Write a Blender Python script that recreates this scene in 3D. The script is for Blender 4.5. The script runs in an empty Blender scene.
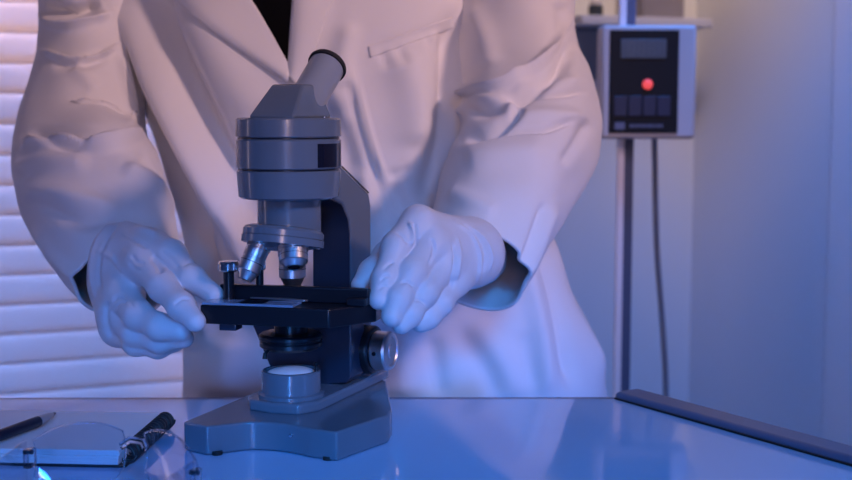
import bpy, bmesh, math, random
import numpy as np
from mathutils import Vector, Matrix, noise
from mathutils.bvhtree import BVHTree

random.seed(7)
np.random.seed(7)
C = bpy.context.scene
COL = C.collection
PI = math.pi
T = 0.90                     # table top height
R = math.radians

# ------------------------------------------------------------------ camera
PITCH = R(5.7)
FPX = 1250.0
CAM = Vector((0, 0, T + 0.255))
cd = bpy.data.cameras.new('camera')
cd.sensor_width = 36.0
cd.lens = FPX * 36.0 / 852.0
cd.clip_start = 0.05
cd.dof.use_dof = True
cd.dof.focus_distance = 0.985
cd.dof.aperture_fstop = 6.5
cam = bpy.data.objects.new('camera', cd)
COL.objects.link(cam)
cam.location = CAM
cam.rotation_euler = (PI / 2 - PITCH, 0, 0)
C.camera = cam

# ------------------------------------------------------------------ world, exposure
C.view_settings.view_transform = 'Standard'
C.view_settings.look = 'None'
C.view_settings.gamma = 1.0
C.view_settings.use_curve_mapping = False
C.view_settings.exposure = 0.0
W = bpy.data.worlds.new('world')
C.world = W
W.use_nodes = True
bg = W.node_tree.nodes['Background']
bg.inputs[0].default_value = (0.03, 0.07, 0.28, 1)
bg.inputs[1].default_value = 0.30


def aim(o, target):
    d = Vector(target) - o.location
    o.rotation_euler = d.to_track_quat('-Z', 'Y').to_euler()


def spot(name, loc, target, power, color, size, blend, radius):
    l = bpy.data.lights.new(name, 'SPOT')
    l.energy = power
    l.color = color
    l.spot_size = R(size)
    l.spot_blend = blend
    l.shadow_soft_size = radius
    o = bpy.data.objects.new(name, l)
    COL.objects.link(o)
    o.location = loc
    aim(o, target)
    return o


def area(name, loc, target, power, color, sx, sy, spread=180):
    l = bpy.data.lights.new(name, 'AREA')
    l.shape = 'RECTANGLE'
    l.size = sx
    l.size_y = sy
    l.energy = power
    l.color = color
    l.spread = R(spread)
    o = bpy.data.objects.new(name, l)
    COL.objects.link(o)
    o.location = loc
    aim(o, target)
    return o


# right-hand key, plus lamps added to tint the scene pink above, blue below
spot('pink_key_lamp', (1.58, -0.10, T + 1.28), (0.0, 1.30, T + 0.52), 116, (1.0, 0.61, 0.57), 36, 1.0, 0.16)
spot('pink_fill_lamp', (0.05, -1.4, T + 0.60), (-0.16, 1.5, T + 0.54), 42, (1.0, 0.62, 0.54), 30, 1.0, 0.22)
spot('blue_side_fill', (1.45, 0.10, T + 0.14), (0.02, 1.25, T - 0.11), 62, (0.05, 0.21, 1.0), 21, 1.0, 0.10)
spot('blue_low_fill', (0.40, -0.70, T + 1.00), (0.04, 1.06, T - 0.22), 150, (0.02, 0.30, 1.0), 29, 1.0, 0.2)
spot('blue_left_fill', (-0.75, -0.35, T + 1.10), (-0.39, 0.90, T - 0.08), 34, (0.06, 0.25, 1.0), 25, 1.0, 0.2)
spot('blue_front_fill', (-0.12, -0.50, T + 0.20), (-0.16, 1.20, T - 0.05), 34, (0.03, 0.27, 1.0), 19, 1.0, 0.1)
area('blind_pink_backlight', (-0.98, 2.50, T + 0.86), (-0.55, 1.3, T + 0.70), 46, (1.0, 0.58, 0.42), 1.5, 0.6)  # added pink half of the light behind the blind
area('blind_blue_backlight', (-0.98, 2.50, T - 0.05), (-0.55, 1.3, T + 0.0), 42, (0.13, 0.36, 1.0), 1.5, 0.7)  # added blue half of the light behind the blind
spot('wall_fill', (0.46, 1.46, 2.30), (0.52, 2.22, T + 0.78), 54, (1.0, 0.68, 0.48), 58, 1.0, 0.15)  # added to brighten the upper walls, no fixture hangs here
spot('wall_low_fill', (0.46, 1.46, 2.25), (0.52, 2.08, T - 0.42), 100, (0.03, 0.28, 1.0), 48, 1.0, 0.15)  # added to turn the lower walls blue
area('strip_fill', (-1.45, 1.01, T + 0.24), (-0.11, 0.99, T + 0.22), 0.45, (1.0, 0.72, 0.80), 0.04, 0.5)  # added to put a highlight down the drum's left side
spot('scale_fill', (0.66, 1.15, T + 0.75), (0.27, 1.79, T + 0.0), 9, (0.8, 0.62, 1.0), 34, 1.0, 0.1)  # added to brighten the scale's pale strip and column


# ------------------------------------------------------------------ helpers
def ray(px, py):
    u = (px - 426) / FPX
    v = (240 - py) / FPX
    return Vector((u, math.cos(PITCH) + v * math.sin(PITCH), -math.sin(PITCH) + v * math.cos(PITCH)))


def at(px, py, Y):
    """point at distance Y in front of the camera seen through pixel px, py"""
    d = ray(px, py)
    return CAM + d * (Y / d.y)


def atz(px, py, z):
    d = ray(px, py)
    return CAM + d * ((z - CAM.z) / d.z)


def proj(P):
    P = np.asarray(P, float)
    q = P - np.array(CAM)
    cz = q[:, 1] * math.cos(PITCH) - q[:, 2] * math.sin(PITCH)
    cv = q[:, 1] * math.sin(PITCH) + q[:, 2] * math.cos(PITCH)
    return np.stack([426 + FPX * q[:, 0] / cz, 240 - FPX * cv / cz], 1)


def link(name, me, mat=None, parent=None, smooth=True):
    o = bpy.data.objects.new(name, me)
    COL.objects.link(o)
    if mat:
        me.materials.append(mat)
    if parent:
        o.parent = parent
        # geometry is authored in world space
        o.matrix_parent_inverse = PINV.get(parent.name, Matrix.Identity(4))
    if smooth:
        me.polygons.foreach_set('use_smooth', [True] * len(me.polygons))
    me.update()
    return o


PINV = {}


def root_empty(name, loc):
    o = bpy.data.objects.new(name, None)
    COL.objects.link(o)
    o.empty_display_size = 0.02
    o.location = loc
    PINV[o.name] = Matrix.Translation(-Vector(loc))
    return o


def tag(o, label=None, cat=None, group=None, kind=None):
    if label:
        o['label'] = label
    if cat:
        o['category'] = cat
    if group:
        o['group'] = group
    if kind:
        o['kind'] = kind
    return o


def finish(bm, name, mat, parent=None, bevel=0.0, seg=2, autosmooth=40, subsurf=0):
    bmesh.ops.recalc_face_normals(bm, faces=bm.faces)
    me = bpy.data.meshes.new(name)
    bm.to_mesh(me)
    bm.free()
    o = link(name, me, mat, parent)
    if bevel > 0:
        m = o.modifiers.new('bevel', 'BEVEL')
        m.width = bevel
        m.segments = seg
        m.limit_method = 'ANGLE'
        m.angle_limit = R(30)
        m.harden_normals = False
    if subsurf:
        m = o.modifiers.new('subd', 'SUBSURF')
        m.levels = m.render_levels = subsurf
    if autosmooth and not subsurf:
        # sharp edges by angle
        me2 = o.data
        b = bmesh.new()
        b.from_mesh(me2)
        for e in b.edges:
            if len(e.link_faces) == 2 and e.calc_face_angle(0) > R(autosmooth):
                e.smooth = False
        b.to_mesh(me2)
        b.free()
    return o


def add_box(bm, x0, x1, y0, y1, z0, z1, M=None):
    vs = [Vector((x, y, z)) for x in (x0, x1) for y in (y0, y1) for z in (z0, z1)]
    if M is not None:
        vs = [M @ v for v in vs]
    v = [bm.verts.new(p) for p in vs]
    for f in ((0, 1, 3, 2), (4, 6, 7, 5), (0, 4, 5, 1), (2, 3, 7, 6), (0, 2, 6, 4), (1, 5, 7, 3)):
        bm.faces.new([v[i] for i in f])


def add_lathe(bm, prof, M=None, n=64, cap=True):
    """prof: list of (r, z) from bottom to top"""
    rings = []
    for r, z in prof:
        ring = []
        if r < 1e-6:
            p = Vector((0, 0, z))
            ring = [bm.verts.new(M @ p if M is not None else p)]
        else:
            for i in range(n):
                a = 2 * PI * i / n
                p = Vector((r * math.cos(a), r * math.sin(a), z))
                ring.append(bm.verts.new(M @ p if M is not None else p))
        rings.append(ring)
    for a, b in zip(rings, rings[1:]):
        for i in range(n):
            j = (i + 1) % n
            if len(a) == 1 and len(b) == 1:
                break
            if len(a) == 1:
                bm.faces.new((a[0], b[j], b[i]))
            elif len(b) == 1:
                bm.faces.new((a[i], a[j], b[0]))
            else:
                bm.faces.new((a[i], a[j], b[j], b[i]))
    if cap:
        if len(rings[0]) > 1:
            bm.faces.new(rings[0][::-1])
        if len(rings[-1]) > 1:
            bm.faces.new(rings[-1])


def add_prism(bm, poly, h0, h1, M=None):
    """poly: list of (x, y); extruded along z from h0 to h1"""
    f = lambda p: M @ p if M is not None else p
    a = [bm.verts.new(f(Vector((x, y, h0)))) for x, y in poly]
    b = [bm.verts.new(f(Vector((x, y, h1)))) for x, y in poly]
    n = len(poly)
    bm.faces.new(a[::-1])
    bm.faces.new(b)
    for i in range(n):
        j = (i + 1) % n
        bm.faces.new((a[i], a[j], b[j], b[i]))


def add_tube(bm, pts, rad, n=12, caps=True):
    pts = [Vector(p) for p in pts]
    rads = rad if isinstance(rad, (list, tuple)) else [rad] * len(pts)
    prev = None
    rings = []
    for i, p in enumerate(pts):
        t = (pts[min(i + 1, len(pts) - 1)] - pts[max(i - 1, 0)]).normalized()
        if prev is None:
            up = Vector((0, 0, 1)) if abs(t.z) < 0.9 else Vector((1, 0, 0))
            nx = t.cross(up).normalized()
        else:
            nx = (prev - t * prev.dot(t)).normalized()
        ny = t.cross(nx)
        prev = nx
        rings.append([bm.verts.new(p + (nx * math.cos(2 * PI * k / n) + ny * math.sin(2 * PI * k / n)) * rads[i]) for k in range(n)])
    for a, b in zip(rings, rings[1:]):
        for k in range(n):
            j = (k + 1) % n
            bm.faces.new((a[k], a[j], b[j], b[k]))
    if caps:
        bm.faces.new(rings[0][::-1])
        bm.faces.new(rings[-1])


def axis_matrix(o, d, up=(0, 0, 1)):
    """matrix whose local z runs along d, origin o"""
    z = Vector(d).normalized()
    x = Vector(up).cross(z)
    if x.length < 1e-4:
        x = Vector((1, 0, 0))
    x.normalize()
    y = z.cross(x)
    M = Matrix((x, y, z)).transposed().to_4x4()
    M.translation = Vector(o)
    return M


def catmull(pts, n):
    pts = [np.array(p, float) for p in pts]
    P = [2 * pts[0] - pts[1]] + pts + [2 * pts[-1] - pts[-2]]
    out = []
    for i in range(1, len(P) - 2):
        p0, p1, p2, p3 = P[i - 1:i + 3]
        for k in range(n):
            t = k / n
            out.append(0.5 * (2 * p1 + (p2 - p0) * t + (2 * p0 - 5 * p1 + 4 * p2 - p3) * t * t + (3 * p1 - p0 - 3 * p2 + p3) * t ** 3))
    out.append(pts[-1])
    return np.array(out)


# ------------------------------------------------------------------ implicit surfaces
class Field:
    def __init__(self, lo, hi, h):
        self.lo = np.array(lo, np.float32)
        self.h = h
        n = np.ceil((np.array(hi) - np.array(lo)) / h).astype(int) + 1
        ax = [self.lo[i] + np.arange(n[i], dtype=np.float32) * h for i in range(3)]
        self.X, self.Y, self.Z = np.meshgrid(*ax, indexing='ij')

    def cone(self, a, b, ra, rb):
        a = np.array(a, np.float32)
        b = np.array(b, np.float32)
        ba = b - a
        L = float(ba @ ba) + 1e-12
        px, py, pz = self.X - a[0], self.Y - a[1], self.Z - a[2]
        t = np.clip((px * ba[0] + py * ba[1] + pz * ba[2]) / L, 0, 1)
        return np.sqrt((px - t * ba[0]) ** 2 + (py - t * ba[1]) ** 2 + (pz - t * ba[2]) ** 2) - (ra + t * (rb - ra))

    def ell(self, c, r, M=None):
        c = np.array(c, np.float32)
        px, py, pz = self.X - c[0], self.Y - c[1], self.Z - c[2]
        if M is not None:
            M = np.array(M, np.float32)
            px, py, pz = (M[0, 0] * px + M[0, 1] * py + M[0, 2] * pz, M[1, 0] * px + M[1, 1] * py + M[1, 2] * pz, M[2, 0] * px + M[2, 1] * py + M[2, 2] * pz)
        k0 = np.sqrt((px / r[0]) ** 2 + (py / r[1]) ** 2 + (pz / r[2]) ** 2)
        return (k0 - 1) * min(r)


def smin(a, b, k):
    h = np.clip(0.5 + 0.5 * (b - a) / k, 0, 1)
    return b + (a - b) * h - k * h * (1 - h)


def surface_nets(fd, F):
    nx, ny, nz = F.shape
    ins = F < 0
    cnt = np.zeros((nx - 1, ny - 1, nz - 1), np.float32)
    acc = np.zeros((3, nx - 1, ny - 1, nz - 1), np.float32)
    corners = [(i, j, k) for i in (0, 1) for j in (0, 1) for k in (0, 1)]
    sl = lambda c: tuple(slice(c[d], F.shape[d] - 1 + c[d]) for d in range(3))
    for c in corners:
        for d in range(3):
            if c[d] == 0:
                e = list(c)
                e[d] = 1
                fa, fb = F[sl(c)], F[sl(e)]
                m = (fa < 0) != (fb < 0)
                t = np.where(m, fa / np.where(m, fa - fb, 1), 0)
                cnt += m
                for q in range(3):
                    acc[q] += np.where(m, c[q] + (t if q == d else 0), 0)
    act = cnt > 0
    idx = -np.ones(cnt.shape, int)
    idx[act] = np.arange(act.sum())
    ijk = np.argwhere(act)
    V = ijk + (acc[:, act] / cnt[act]).T
    V = fd.lo + V * fd.h
    quads = []
    for d in range(3):
        s0 = [slice(None)] * 3
        s1 = [slice(None)] * 3
        s0[d] = slice(0, -1)
        s1[d] = slice(1, None)
        a, b = ins[tuple(s0)], ins[tuple(s1)]
        e1, e2 = (d + 1) % 3, (d + 2) % 3
        ch = np.argwhere(a != b)
        ok = (ch[:, e1] > 0) & (ch[:, e2] > 0) & (ch[:, e1] < F.shape[e1] - 1) & (ch[:, e2] < F.shape[e2] - 1)
        ch = ch[ok]
        flip = a[tuple(ch.T)]
        def cell(o1, o2):
            c = ch.copy()
            c[:, e1] -= o1
            c[:, e2] -= o2
            return idx[tuple(c.T)]
        q = np.stack([cell(1, 1), cell(0, 1), cell(0, 0), cell(1, 0)], 1)
        q[~flip] = q[~flip][:, ::-1]
        quads.append(q)
    return V.astype(float), np.concatenate(quads)


def relax(V, Q, it=2, lam=0.5):
    E = np.concatenate([Q[:, [0, 1]], Q[:, [1, 2]], Q[:, [2, 3]], Q[:, [3, 0]]])
    for _ in range(it):
        S = np.zeros_like(V)
        n = np.zeros(len(V))
        np.add.at(S, E[:, 0], V[E[:, 1]])
        np.add.at(n, E[:, 0], 1)
        V = V + lam * (S / np.maximum(n, 1)[:, None] - V)
    return V


def mesh_from(name, V, Q):
    me = bpy.data.meshes.new(name)
    me.from_pydata([tuple(v) for v in V], [], [tuple(int(i) for i in q) for q in Q])
    me.update()
    return me


# ------------------------------------------------------------------ cloth folds: strokes sculpted on a surface seen from the front
def vnormals(V, Q):
    n = np.cross(V[Q[:, 2]] - V[Q[:, 0]], V[Q[:, 3]] - V[Q[:, 1]])
    N = np.zeros_like(V)
    for i in range(4):
        np.add.at(N, Q[:, i], n)
    return N / np.maximum(np.linalg.norm(N, axis=1), 1e-12)[:, None]


def sculpt(V, Q, strokes, front_only=True, outward=None):
    N = vnormals(V, Q)
    px = proj(V)
    view = np.array(CAM) - V
    view /= np.linalg.norm(view, axis=1)[:, None]
    face = np.sum(N * view, 1)
    wt = np.clip((face + 0.05) / 0.3, 0, 1) if front_only else 1.0
    D = np.zeros(len(V))
    for pl, width, amp, *kind in strokes:
        pl = catmull(pl, 6) if len(pl) > 2 else np.array(pl, float)
        best = np.full(len(V), 1e9)
        sgn = np.zeros(len(V))
        par = np.zeros(len(V))
        ns = len(pl) - 1
        for i in range(ns):
            a, b = pl[i], pl[i + 1]
            ab = b - a
            L = ab @ ab
            t = np.clip(((px - a) @ ab) / L, 0, 1)
            q = px - a - t[:, None] * ab
            d = np.hypot(q[:, 0], q[:, 1])
            m = d < best
            best[m] = d[m]
            sgn[m] = np.sign(ab[0] * q[m, 1] - ab[1] * q[m, 0])
            par[m] = (i + t[m]) / ns
        taper = np.clip(np.minimum(par, 1 - par) / 0.18, 0, 1)
        taper = taper * taper * (3 - 2 * taper) * 0.85 + 0.15
        k = kind[0] if kind else 'g'
        if k == 'g':
            D += amp * taper * np.exp(-(best / width) ** 2)
        else:                                   # one-sided fold: steep on one side, soft on the other
            s = best * sgn * (1 if k == 'l' else -1)
            D += amp * taper * np.where(s > 0, np.exp(-(s / width) ** 2), np.exp(-(s / (width * 0.22)) ** 2))
    return V + N * (D * wt)[:, None]


def fbm(V, scale, oct=3):
    out = np.zeros(len(V))
    for i, v in enumerate(V):
        out[i] = noise.fractal(Vector(v * scale), 1.0, 2.0, oct)
    return out


# ------------------------------------------------------------------ materials
def mat(name, color, rough=0.5, metal=0.0, spec=0.5, coat=0.0, bump=None, noise_col=None, ior=None, trans=0.0, sss=0.0, sheen=0.0, alpha=1.0):
    m = bpy.data.materials.new(name)
    m.use_nodes = True
    nt = m.node_tree
    b = nt.nodes['Principled BSDF']
    b.inputs['Base Color'].default_value = (*color, 1)
    b.inputs['Roughness'].default_value = rough
    b.inputs['Metallic'].default_value = metal
    b.inputs['Specular IOR Level'].default_value = spec
    b.inputs['Coat Weight'].default_value = coat
    b.inputs['Coat Roughness'].default_value = 0.08
    b.inputs['Transmission Weight'].default_value = trans
    b.inputs['Sheen Weight'].default_value = sheen
    if ior:
        b.inputs['IOR'].default_value = ior
    if sss:
        b.inputs['Subsurface Weight'].default_value = sss
        b.inputs['Subsurface Radius'].default_value = (0.01, 0.006, 0.004)
        b.inputs['Subsurface Scale'].default_value = 0.5
    tc = nt.nodes.new('ShaderNodeTexCoord')
    if noise_col:
        sc, amt = noise_col
        n = nt.nodes.new('ShaderNodeTexNoise')
        n.inputs['Scale'].default_value = sc
        n.inputs['Detail'].default_value = 4
        nt.links.new(tc.outputs['Object'], n.inputs['Vector'])
        mx = nt.nodes.new('ShaderNodeMix')
        mx.data_type = 'RGBA'
        mx.inputs['A'].default_value = (*[c * (1 - amt) for c in color], 1)
        mx.inputs['B'].default_value = (*[min(1, c * (1 + amt)) for c in color], 1)
        nt.links.new(n.outputs['Fac'], mx.inputs['Factor'])
        nt.links.new(mx.outputs['Result'], b.inputs['Base Color'])
    if bump:
        sc, strength, dist = bump
        n = nt.nodes.new('ShaderNodeTexNoise')
        n.inputs['Scale'].default_value = sc
        n.inputs['Detail'].default_value = 5
        nt.links.new(tc.outputs['Object'], n.inputs['Vector'])
        bp = nt.nodes.new('ShaderNodeBump')
        bp.inputs['Strength'].default_value = strength
        bp.inputs['Distance'].default_value = dist
        nt.links.new(n.outputs['Fac'], bp.inputs['Height'])
        nt.links.new(bp.outputs['Normal'], b.inputs['Normal'])
    return m


M_coat = mat('white_cotton', (0.80, 0.79, 0.80), 0.85, spec=0.2, sheen=0.1, bump=(45, 0.10, 0.003), noise_col=(9, 0.03))
M_glove = mat('nitrile_glove', (0.66, 0.65, 0.69), 0.46, spec=0.4, bump=(110, 0.28, 0.002), noise_col=(40, 0.04), sss=0.08)
M_shirt = mat('black_knit', (0.012, 0.012, 0.016), 0.9, spec=0.2, bump=(400, 0.3, 0.001))
M_skin = mat('skin', (0.58, 0.38, 0.30), 0.5, sss=0.1, bump=(200, 0.1, 0.0005))
M_hair = mat('dark_hair', (0.03, 0.02, 0.015), 0.45, bump=(300, 0.4, 0.002))
M_trouser = mat('navy_trousers', (0.02, 0.025, 0.05), 0.85, bump=(200, 0.2, 0.001))
M_shoe = mat('black_leather', (0.015, 0.015, 0.015), 0.35, bump=(150, 0.1, 0.0005))
M_enamel = mat('grey_enamel', (0.135, 0.165, 0.205), 0.26, metal=0.0, spec=0.5, coat=0.35, bump=(500, 0.03, 0.0003), noise_col=(25, 0.02))
M_enamel_lit = mat('grey_enamel_lit', (0.28, 0.315, 0.37), 0.32, metal=0.0, spec=0.5, coat=0.25, bump=(500, 0.03, 0.0003), noise_col=(25, 0.02))  # same enamel, lighter: light caught by the eyepiece tube put into its colour
M_black = mat('black_enamel', (0.008, 0.009, 0.014), 0.30, spec=0.4, bump=(600, 0.03, 0.0002), noise_col=(60, 0.1))
M_slate = mat('dark_slate_enamel', (0.03, 0.035, 0.06), 0.3, spec=0.5, bump=(500, 0.03, 0.0002), noise_col=(30, 0.05))
M_rubber = mat('black_rubber', (0.01, 0.01, 0.012), 0.7, bump=(600, 0.2, 0.0003))
M_chrome = mat('chrome', (0.72, 0.73, 0.76), 0.18, metal=1.0, bump=(200, 0.02, 0.0002))
M_steel = mat('brushed_steel', (0.66, 0.68, 0.72), 0.36, metal=1.0, bump=(300, 0.05, 0.0002))
M_lens = mat('frosted_lens', (0.9, 0.9, 0.92), 0.35, spec=0.6, bump=(500, 0.05, 0.0002))
M_darkglass = mat('dark_glass', (0.01, 0.01, 0.02), 0.05, spec=0.8, noise_col=(20, 0.1))
M_glass = mat('clear_glass', (0.85, 0.92, 1.0), 0.02, trans=1.0, ior=1.5, noise_col=(5, 0.01))
M_pane = bpy.data.materials.new('window_glass')
M_pane.use_nodes = True
_pt = M_pane.node_tree
_g = _pt.nodes.new('ShaderNodeBsdfGlossy')
_g.inputs['Roughness'].default_value = 0.02
_t = _pt.nodes.new('ShaderNodeBsdfTransparent')
_t.inputs['Color'].default_value = (0.93, 0.96, 0.97, 1)
_lw = _pt.nodes.new('ShaderNodeLayerWeight')
_pw = _pt.nodes.new('ShaderNodeMath')
_pw.operation = 'POWER'
_pw.inputs[1].default_value = 4.0
_f = _pt.nodes.new('ShaderNodeMath')
_f.operation = 'MULTIPLY_ADD'
_f.inputs[1].default_value = 0.6
_f.inputs[2].default_value = 0.03
_pt.links.new(_lw.outputs['Facing'], _pw.inputs[0])
_pt.links.new(_pw.outputs[0], _f.inputs[0])
_m = _pt.nodes.new('ShaderNodeMixShader')
_pt.links.new(_f.outputs[0], _m.inputs[0])
_pt.links.new(_t.outputs[0], _m.inputs[1])
_pt.links.new(_g.outputs[0], _m.inputs[2])
_pt.links.new(_m.outputs[0], _pt.nodes['Material Output'].inputs[0])
M_clear = M_pane.copy()
M_clear.name = 'clear_lens'
M_clear.node_tree.nodes['Transparent BSDF'].inputs['Color'].default_value = (0.90, 0.93, 0.97, 1)
M_plastic = mat('clear_plastic', (0.95, 0.97, 1.0), 0.03, trans=1.0, ior=1.46, noise_col=(5, 0.005))
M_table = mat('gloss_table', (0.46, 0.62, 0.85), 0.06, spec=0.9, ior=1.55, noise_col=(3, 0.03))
M_rail = mat('dark_blue_rail', (0.10, 0.14, 0.24), 0.30, metal=0.0, bump=(300, 0.05, 0.0002))
M_darkmetal = mat('dark_metal', (0.09, 0.11, 0.18), 0.4, metal=0.0, bump=(300, 0.05, 0.0002))
M_white = mat('white_paint', (0.88, 0.84, 0.88), 0.4, bump=(300, 0.03, 0.0002))
M_cable = mat('grey_cable', (0.24, 0.26, 0.32), 0.6, noise_col=(30, 0.05))
M_slide = mat('slide_glass', (0.42, 0.60, 0.85), 0.12, trans=0.6, ior=1.5, noise_col=(5, 0.01))
M_eye = mat('eye_white', (0.45, 0.42, 0.42), 0.2, noise_col=(30, 0.03))
M_gasket = mat('black_gasket', (0.01, 0.01, 0.01), 0.6, noise_col=(30, 0.1))
M_wall = mat('painted_wall', (0.66, 0.68, 0.74), 0.8, spec=0.2, bump=(120, 0.08, 0.001), noise_col=(2, 0.03))
M_trim = mat('painted_trim', (0.74, 0.72, 0.76), 0.6, spec=0.3, bump=(120, 0.05, 0.001))
M_floor = mat('vinyl_floor', (0.35, 0.36, 0.38), 0.4, bump=(50, 0.05, 0.001), noise_col=(12, 0.08))
M_ceil = mat('ceiling_paint', (0.7, 0.7, 0.7), 0.9, noise_col=(3, 0.02))
M_paper = mat('paper', (0.72, 0.72, 0.74), 0.85, spec=0.2, noise_col=(30, 0.02))
M_blackcard = mat('black_card', (0.012, 0.012, 0.016), 0.5, noise_col=(30, 0.1))
M_penbody = mat('dark_pen_plastic', (0.012, 0.013, 0.03), 0.3, spec=0.5, noise_col=(30, 0.1))
M_pentip = mat('pale_pen_plastic', (0.35, 0.36, 0.4), 0.35, noise_col=(30, 0.03))
M_casing = mat('pale_grey_casing', (0.50, 0.49, 0.52), 0.5, bump=(300, 0.05, 0.0003), noise_col=(8, 0.02))
M_panel = mat('black_panel', (0.006, 0.008, 0.012), 0.55, spec=0.25, noise_col=(30, 0.1))
M_lcd = mat('lcd', (0.07, 0.095, 0.12), 0.45, noise_col=(14, 0.2))
M_key = mat('navy_keys', (0.018, 0.026, 0.06), 0.5, noise_col=(30, 0.1))
M_print = mat('pale_print', (0.12, 0.14, 0.22), 0.6, noise_col=(30, 0.05))
M_digit = mat('lcd_digit', (0.10, 0.13, 0.15), 0.4, noise_col=(30, 0.05))
M_dark = mat('dark_teal_plastic', (0.02, 0.03, 0.045), 0.5, noise_col=(30, 0.1))
M_pinkish = mat('pale_bottle', (0.75, 0.62, 0.62), 0.4, noise_col=(20, 0.03))
M_carton = mat('grey_carton', (0.22, 0.20, 0.22), 0.7, noise_col=(14, 0.25))
M_slatebox = mat('slate_box', (0.18, 0.21, 0.27), 0.6, noise_col=(10, 0.2))

M_led = bpy.data.materials.new('red_led')
M_led.use_nodes = True
_b = M_led.node_tree.nodes['Principled BSDF']
_b.inputs['Base Color'].default_value = (0.5, 0.03, 0.04, 1)
_b.inputs['Emission Color'].default_value = (1.0, 0.10, 0.11, 1)
_b.inputs['Emission Strength'].default_value = 0.75

M_slat = bpy.data.materials.new('blind_slat')
M_slat.use_nodes = True
_nt = M_slat.node_tree
_p = _nt.nodes['Principled BSDF']
_p.inputs['Base Color'].default_value = (0.86, 0.84, 0.85, 1)
_p.inputs['Roughness'].default_value = 0.6
_tr = _nt.nodes.new('ShaderNodeBsdfTranslucent')
_tr.inputs['Color'].default_value = (0.85, 0.80, 0.82, 1)
_n = _nt.nodes.new('ShaderNodeTexNoise')
_n.inputs['Scale'].default_value = 40
_bp = _nt.nodes.new('ShaderNodeBump')
_bp.inputs['Strength'].default_value = 0.05
_nt.links.new(_n.outputs['Fac'], _bp.inputs['Height'])
_nt.links.new(_bp.outputs['Normal'], _p.inputs['Normal'])
_mx = _nt.nodes.new('ShaderNodeMixShader')
_mx.inputs[0].default_value = 0.35
_nt.links.new(_p.outputs[0], _mx.inputs[1])
_nt.links.new(_tr.outputs[0], _mx.inputs[2])
_nt.links.new(_mx.outputs[0], _nt.nodes['Material Output'].inputs[0])

# ------------------------------------------------------------------ room
RY = R(22)
WD = Vector((math.cos(RY), math.sin(RY), 0))          # along the back wall, to the right and away
WN = Vector((math.sin(RY), -math.cos(RY), 0))         # out of the back wall, towards the camera
CORNER = Vector((0.517, 2.42, 0))
WM = Matrix((WD, -WN, Vector((0, 0, 1)))).transposed().to_4x4()   # local x along wall, y into wall
WM.translation = CORNER
H = 2.6
# window opening on the back wall, in wall coordinates (x from the corner)
WX0, WX1, WZ0, WZ1 = -2.30, -0.80, 0.62, 2.15

bm = bmesh.new()
add_box(bm, -3.2, WX0, 0, 0.12, 0, H, WM)
add_box(bm, WX1, 0, 0, 0.12, 0, H, WM)
add_box(bm, WX0, WX1, 0, 0.12, 0, WZ0, WM)
add_box(bm, WX0, WX1, 0, 0.12, WZ1, H, WM)
tag(finish(bm, 'wall_back', M_wall, autosmooth=30), kind='structure')

bm = bmesh.new()
add_box(bm, 0, 0.12, -1.64, 0.12, 0, H, WM)
tag(finish(bm, 'wall_right', M_wall), kind='structure')
bm = bmesh.new()
add_box(bm, -3.2, 0.3, -3.4, 0.2, -0.1, 0, WM)
tag(finish(bm, 'floor', M_floor), kind='structure')
bm = bmesh.new()
add_box(bm, -3.2, 0.3, -1.6, 0.2, H, H + 0.1, WM)
tag(finish(bm, 'ceiling', M_ceil), kind='structure')
bm = bmesh.new()
add_box(bm, -0.012, 0, -0.62, -0.405, 0, H, WM)
tag(finish(bm, 'trim_1', M_trim, bevel=0.003), kind='structure')
bm = bmesh.new()
add_box(bm, -0.014, 0, -1.64, 0, 0, 0.09, WM)
tag(finish(bm, 'baseboard_right', M_trim, bevel=0.003), kind='structure')
bm = bmesh.new()
add_box(bm, -3.2, -0.014, -0.014, 0, 0, 0.09, WM)
tag(finish(bm, 'baseboard_back', M_trim, bevel=0.003), kind='structure')

# window: frame and one pane
win = root_empty('window_1', WM @ Vector(((WX0 + WX1) / 2, 0.06, WZ0)))
tag(win, kind='structure')
bm = bmesh.new()
for x0, x1, z0, z1 in ((WX0, WX0 + 0.05, WZ0, WZ1), (WX1 - 0.05, WX1, WZ0, WZ1), (WX0 + 0.05, WX1 - 0.05, WZ0, WZ0 + 0.05), (WX0 + 0.05, WX1 - 0.05, WZ1 - 0.05, WZ1), (-1.57, -1.53, WZ0 + 0.05, WZ1 - 0.05)):
    add_box(bm, x0, x1, 0.05, 0.10, z0, z1, WM)
finish(bm, 'window_frame', M_trim, win, bevel=0.003)
bm = bmesh.new()
add_box(bm, WX0 + 0.05, WX1 - 0.05, 0.073, 0.077, WZ0 + 0.05, WZ1 - 0.05, WM)
finish(bm, 'pane', M_pane, win)

# venetian blind in front of the window
bl = root_empty('window_blind', WM @ Vector(((WX0 + WX1) / 2, -0.03, WZ0 - 0.06)))
tag(bl, 'white horizontal slat blind closed over the window at left', 'blind')
BX0, BX1 = WX0 - 0.03, WX1 + 0.03
pitch = 0.0462
bm = bmesh.new()
z = T - 0.30 + 0.012
ns = 10
while z < 2.12:
    rows = []
    jit = random.uniform(-0.0006, 0.0006)
    for i in range(ns + 1):
        t = i / ns - 0.5
        w = 0.0535
        zz = z + t * w * 0.985 + jit
        yy = -0.035 - t * 0.013 * -1 - 0.0035 * (1 - (2 * t) ** 2)
        rows.append([bm.verts.new(WM @ Vector((x, yy, zz))) for x in (BX0, BX1)])
    for a, b in zip(rows, rows[1:]):
        bm.faces.new((a[0], a[1], b[1], b[0]))
    z += pitch
o = finish(bm, 'slats', M_slat, bl, autosmooth=0)
s = o.modifiers.new('thick', 'SOLIDIFY')
s.thickness = 0.0012
bm = bmesh.new()
add_box(bm, BX0 - 0.005, BX1 + 0.005, -0.055, -0.012, 2.12, 2.17, WM)
finish(bm, 'head_rail', M_trim, bl, bevel=0.004)
bm = bmesh.new()
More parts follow.
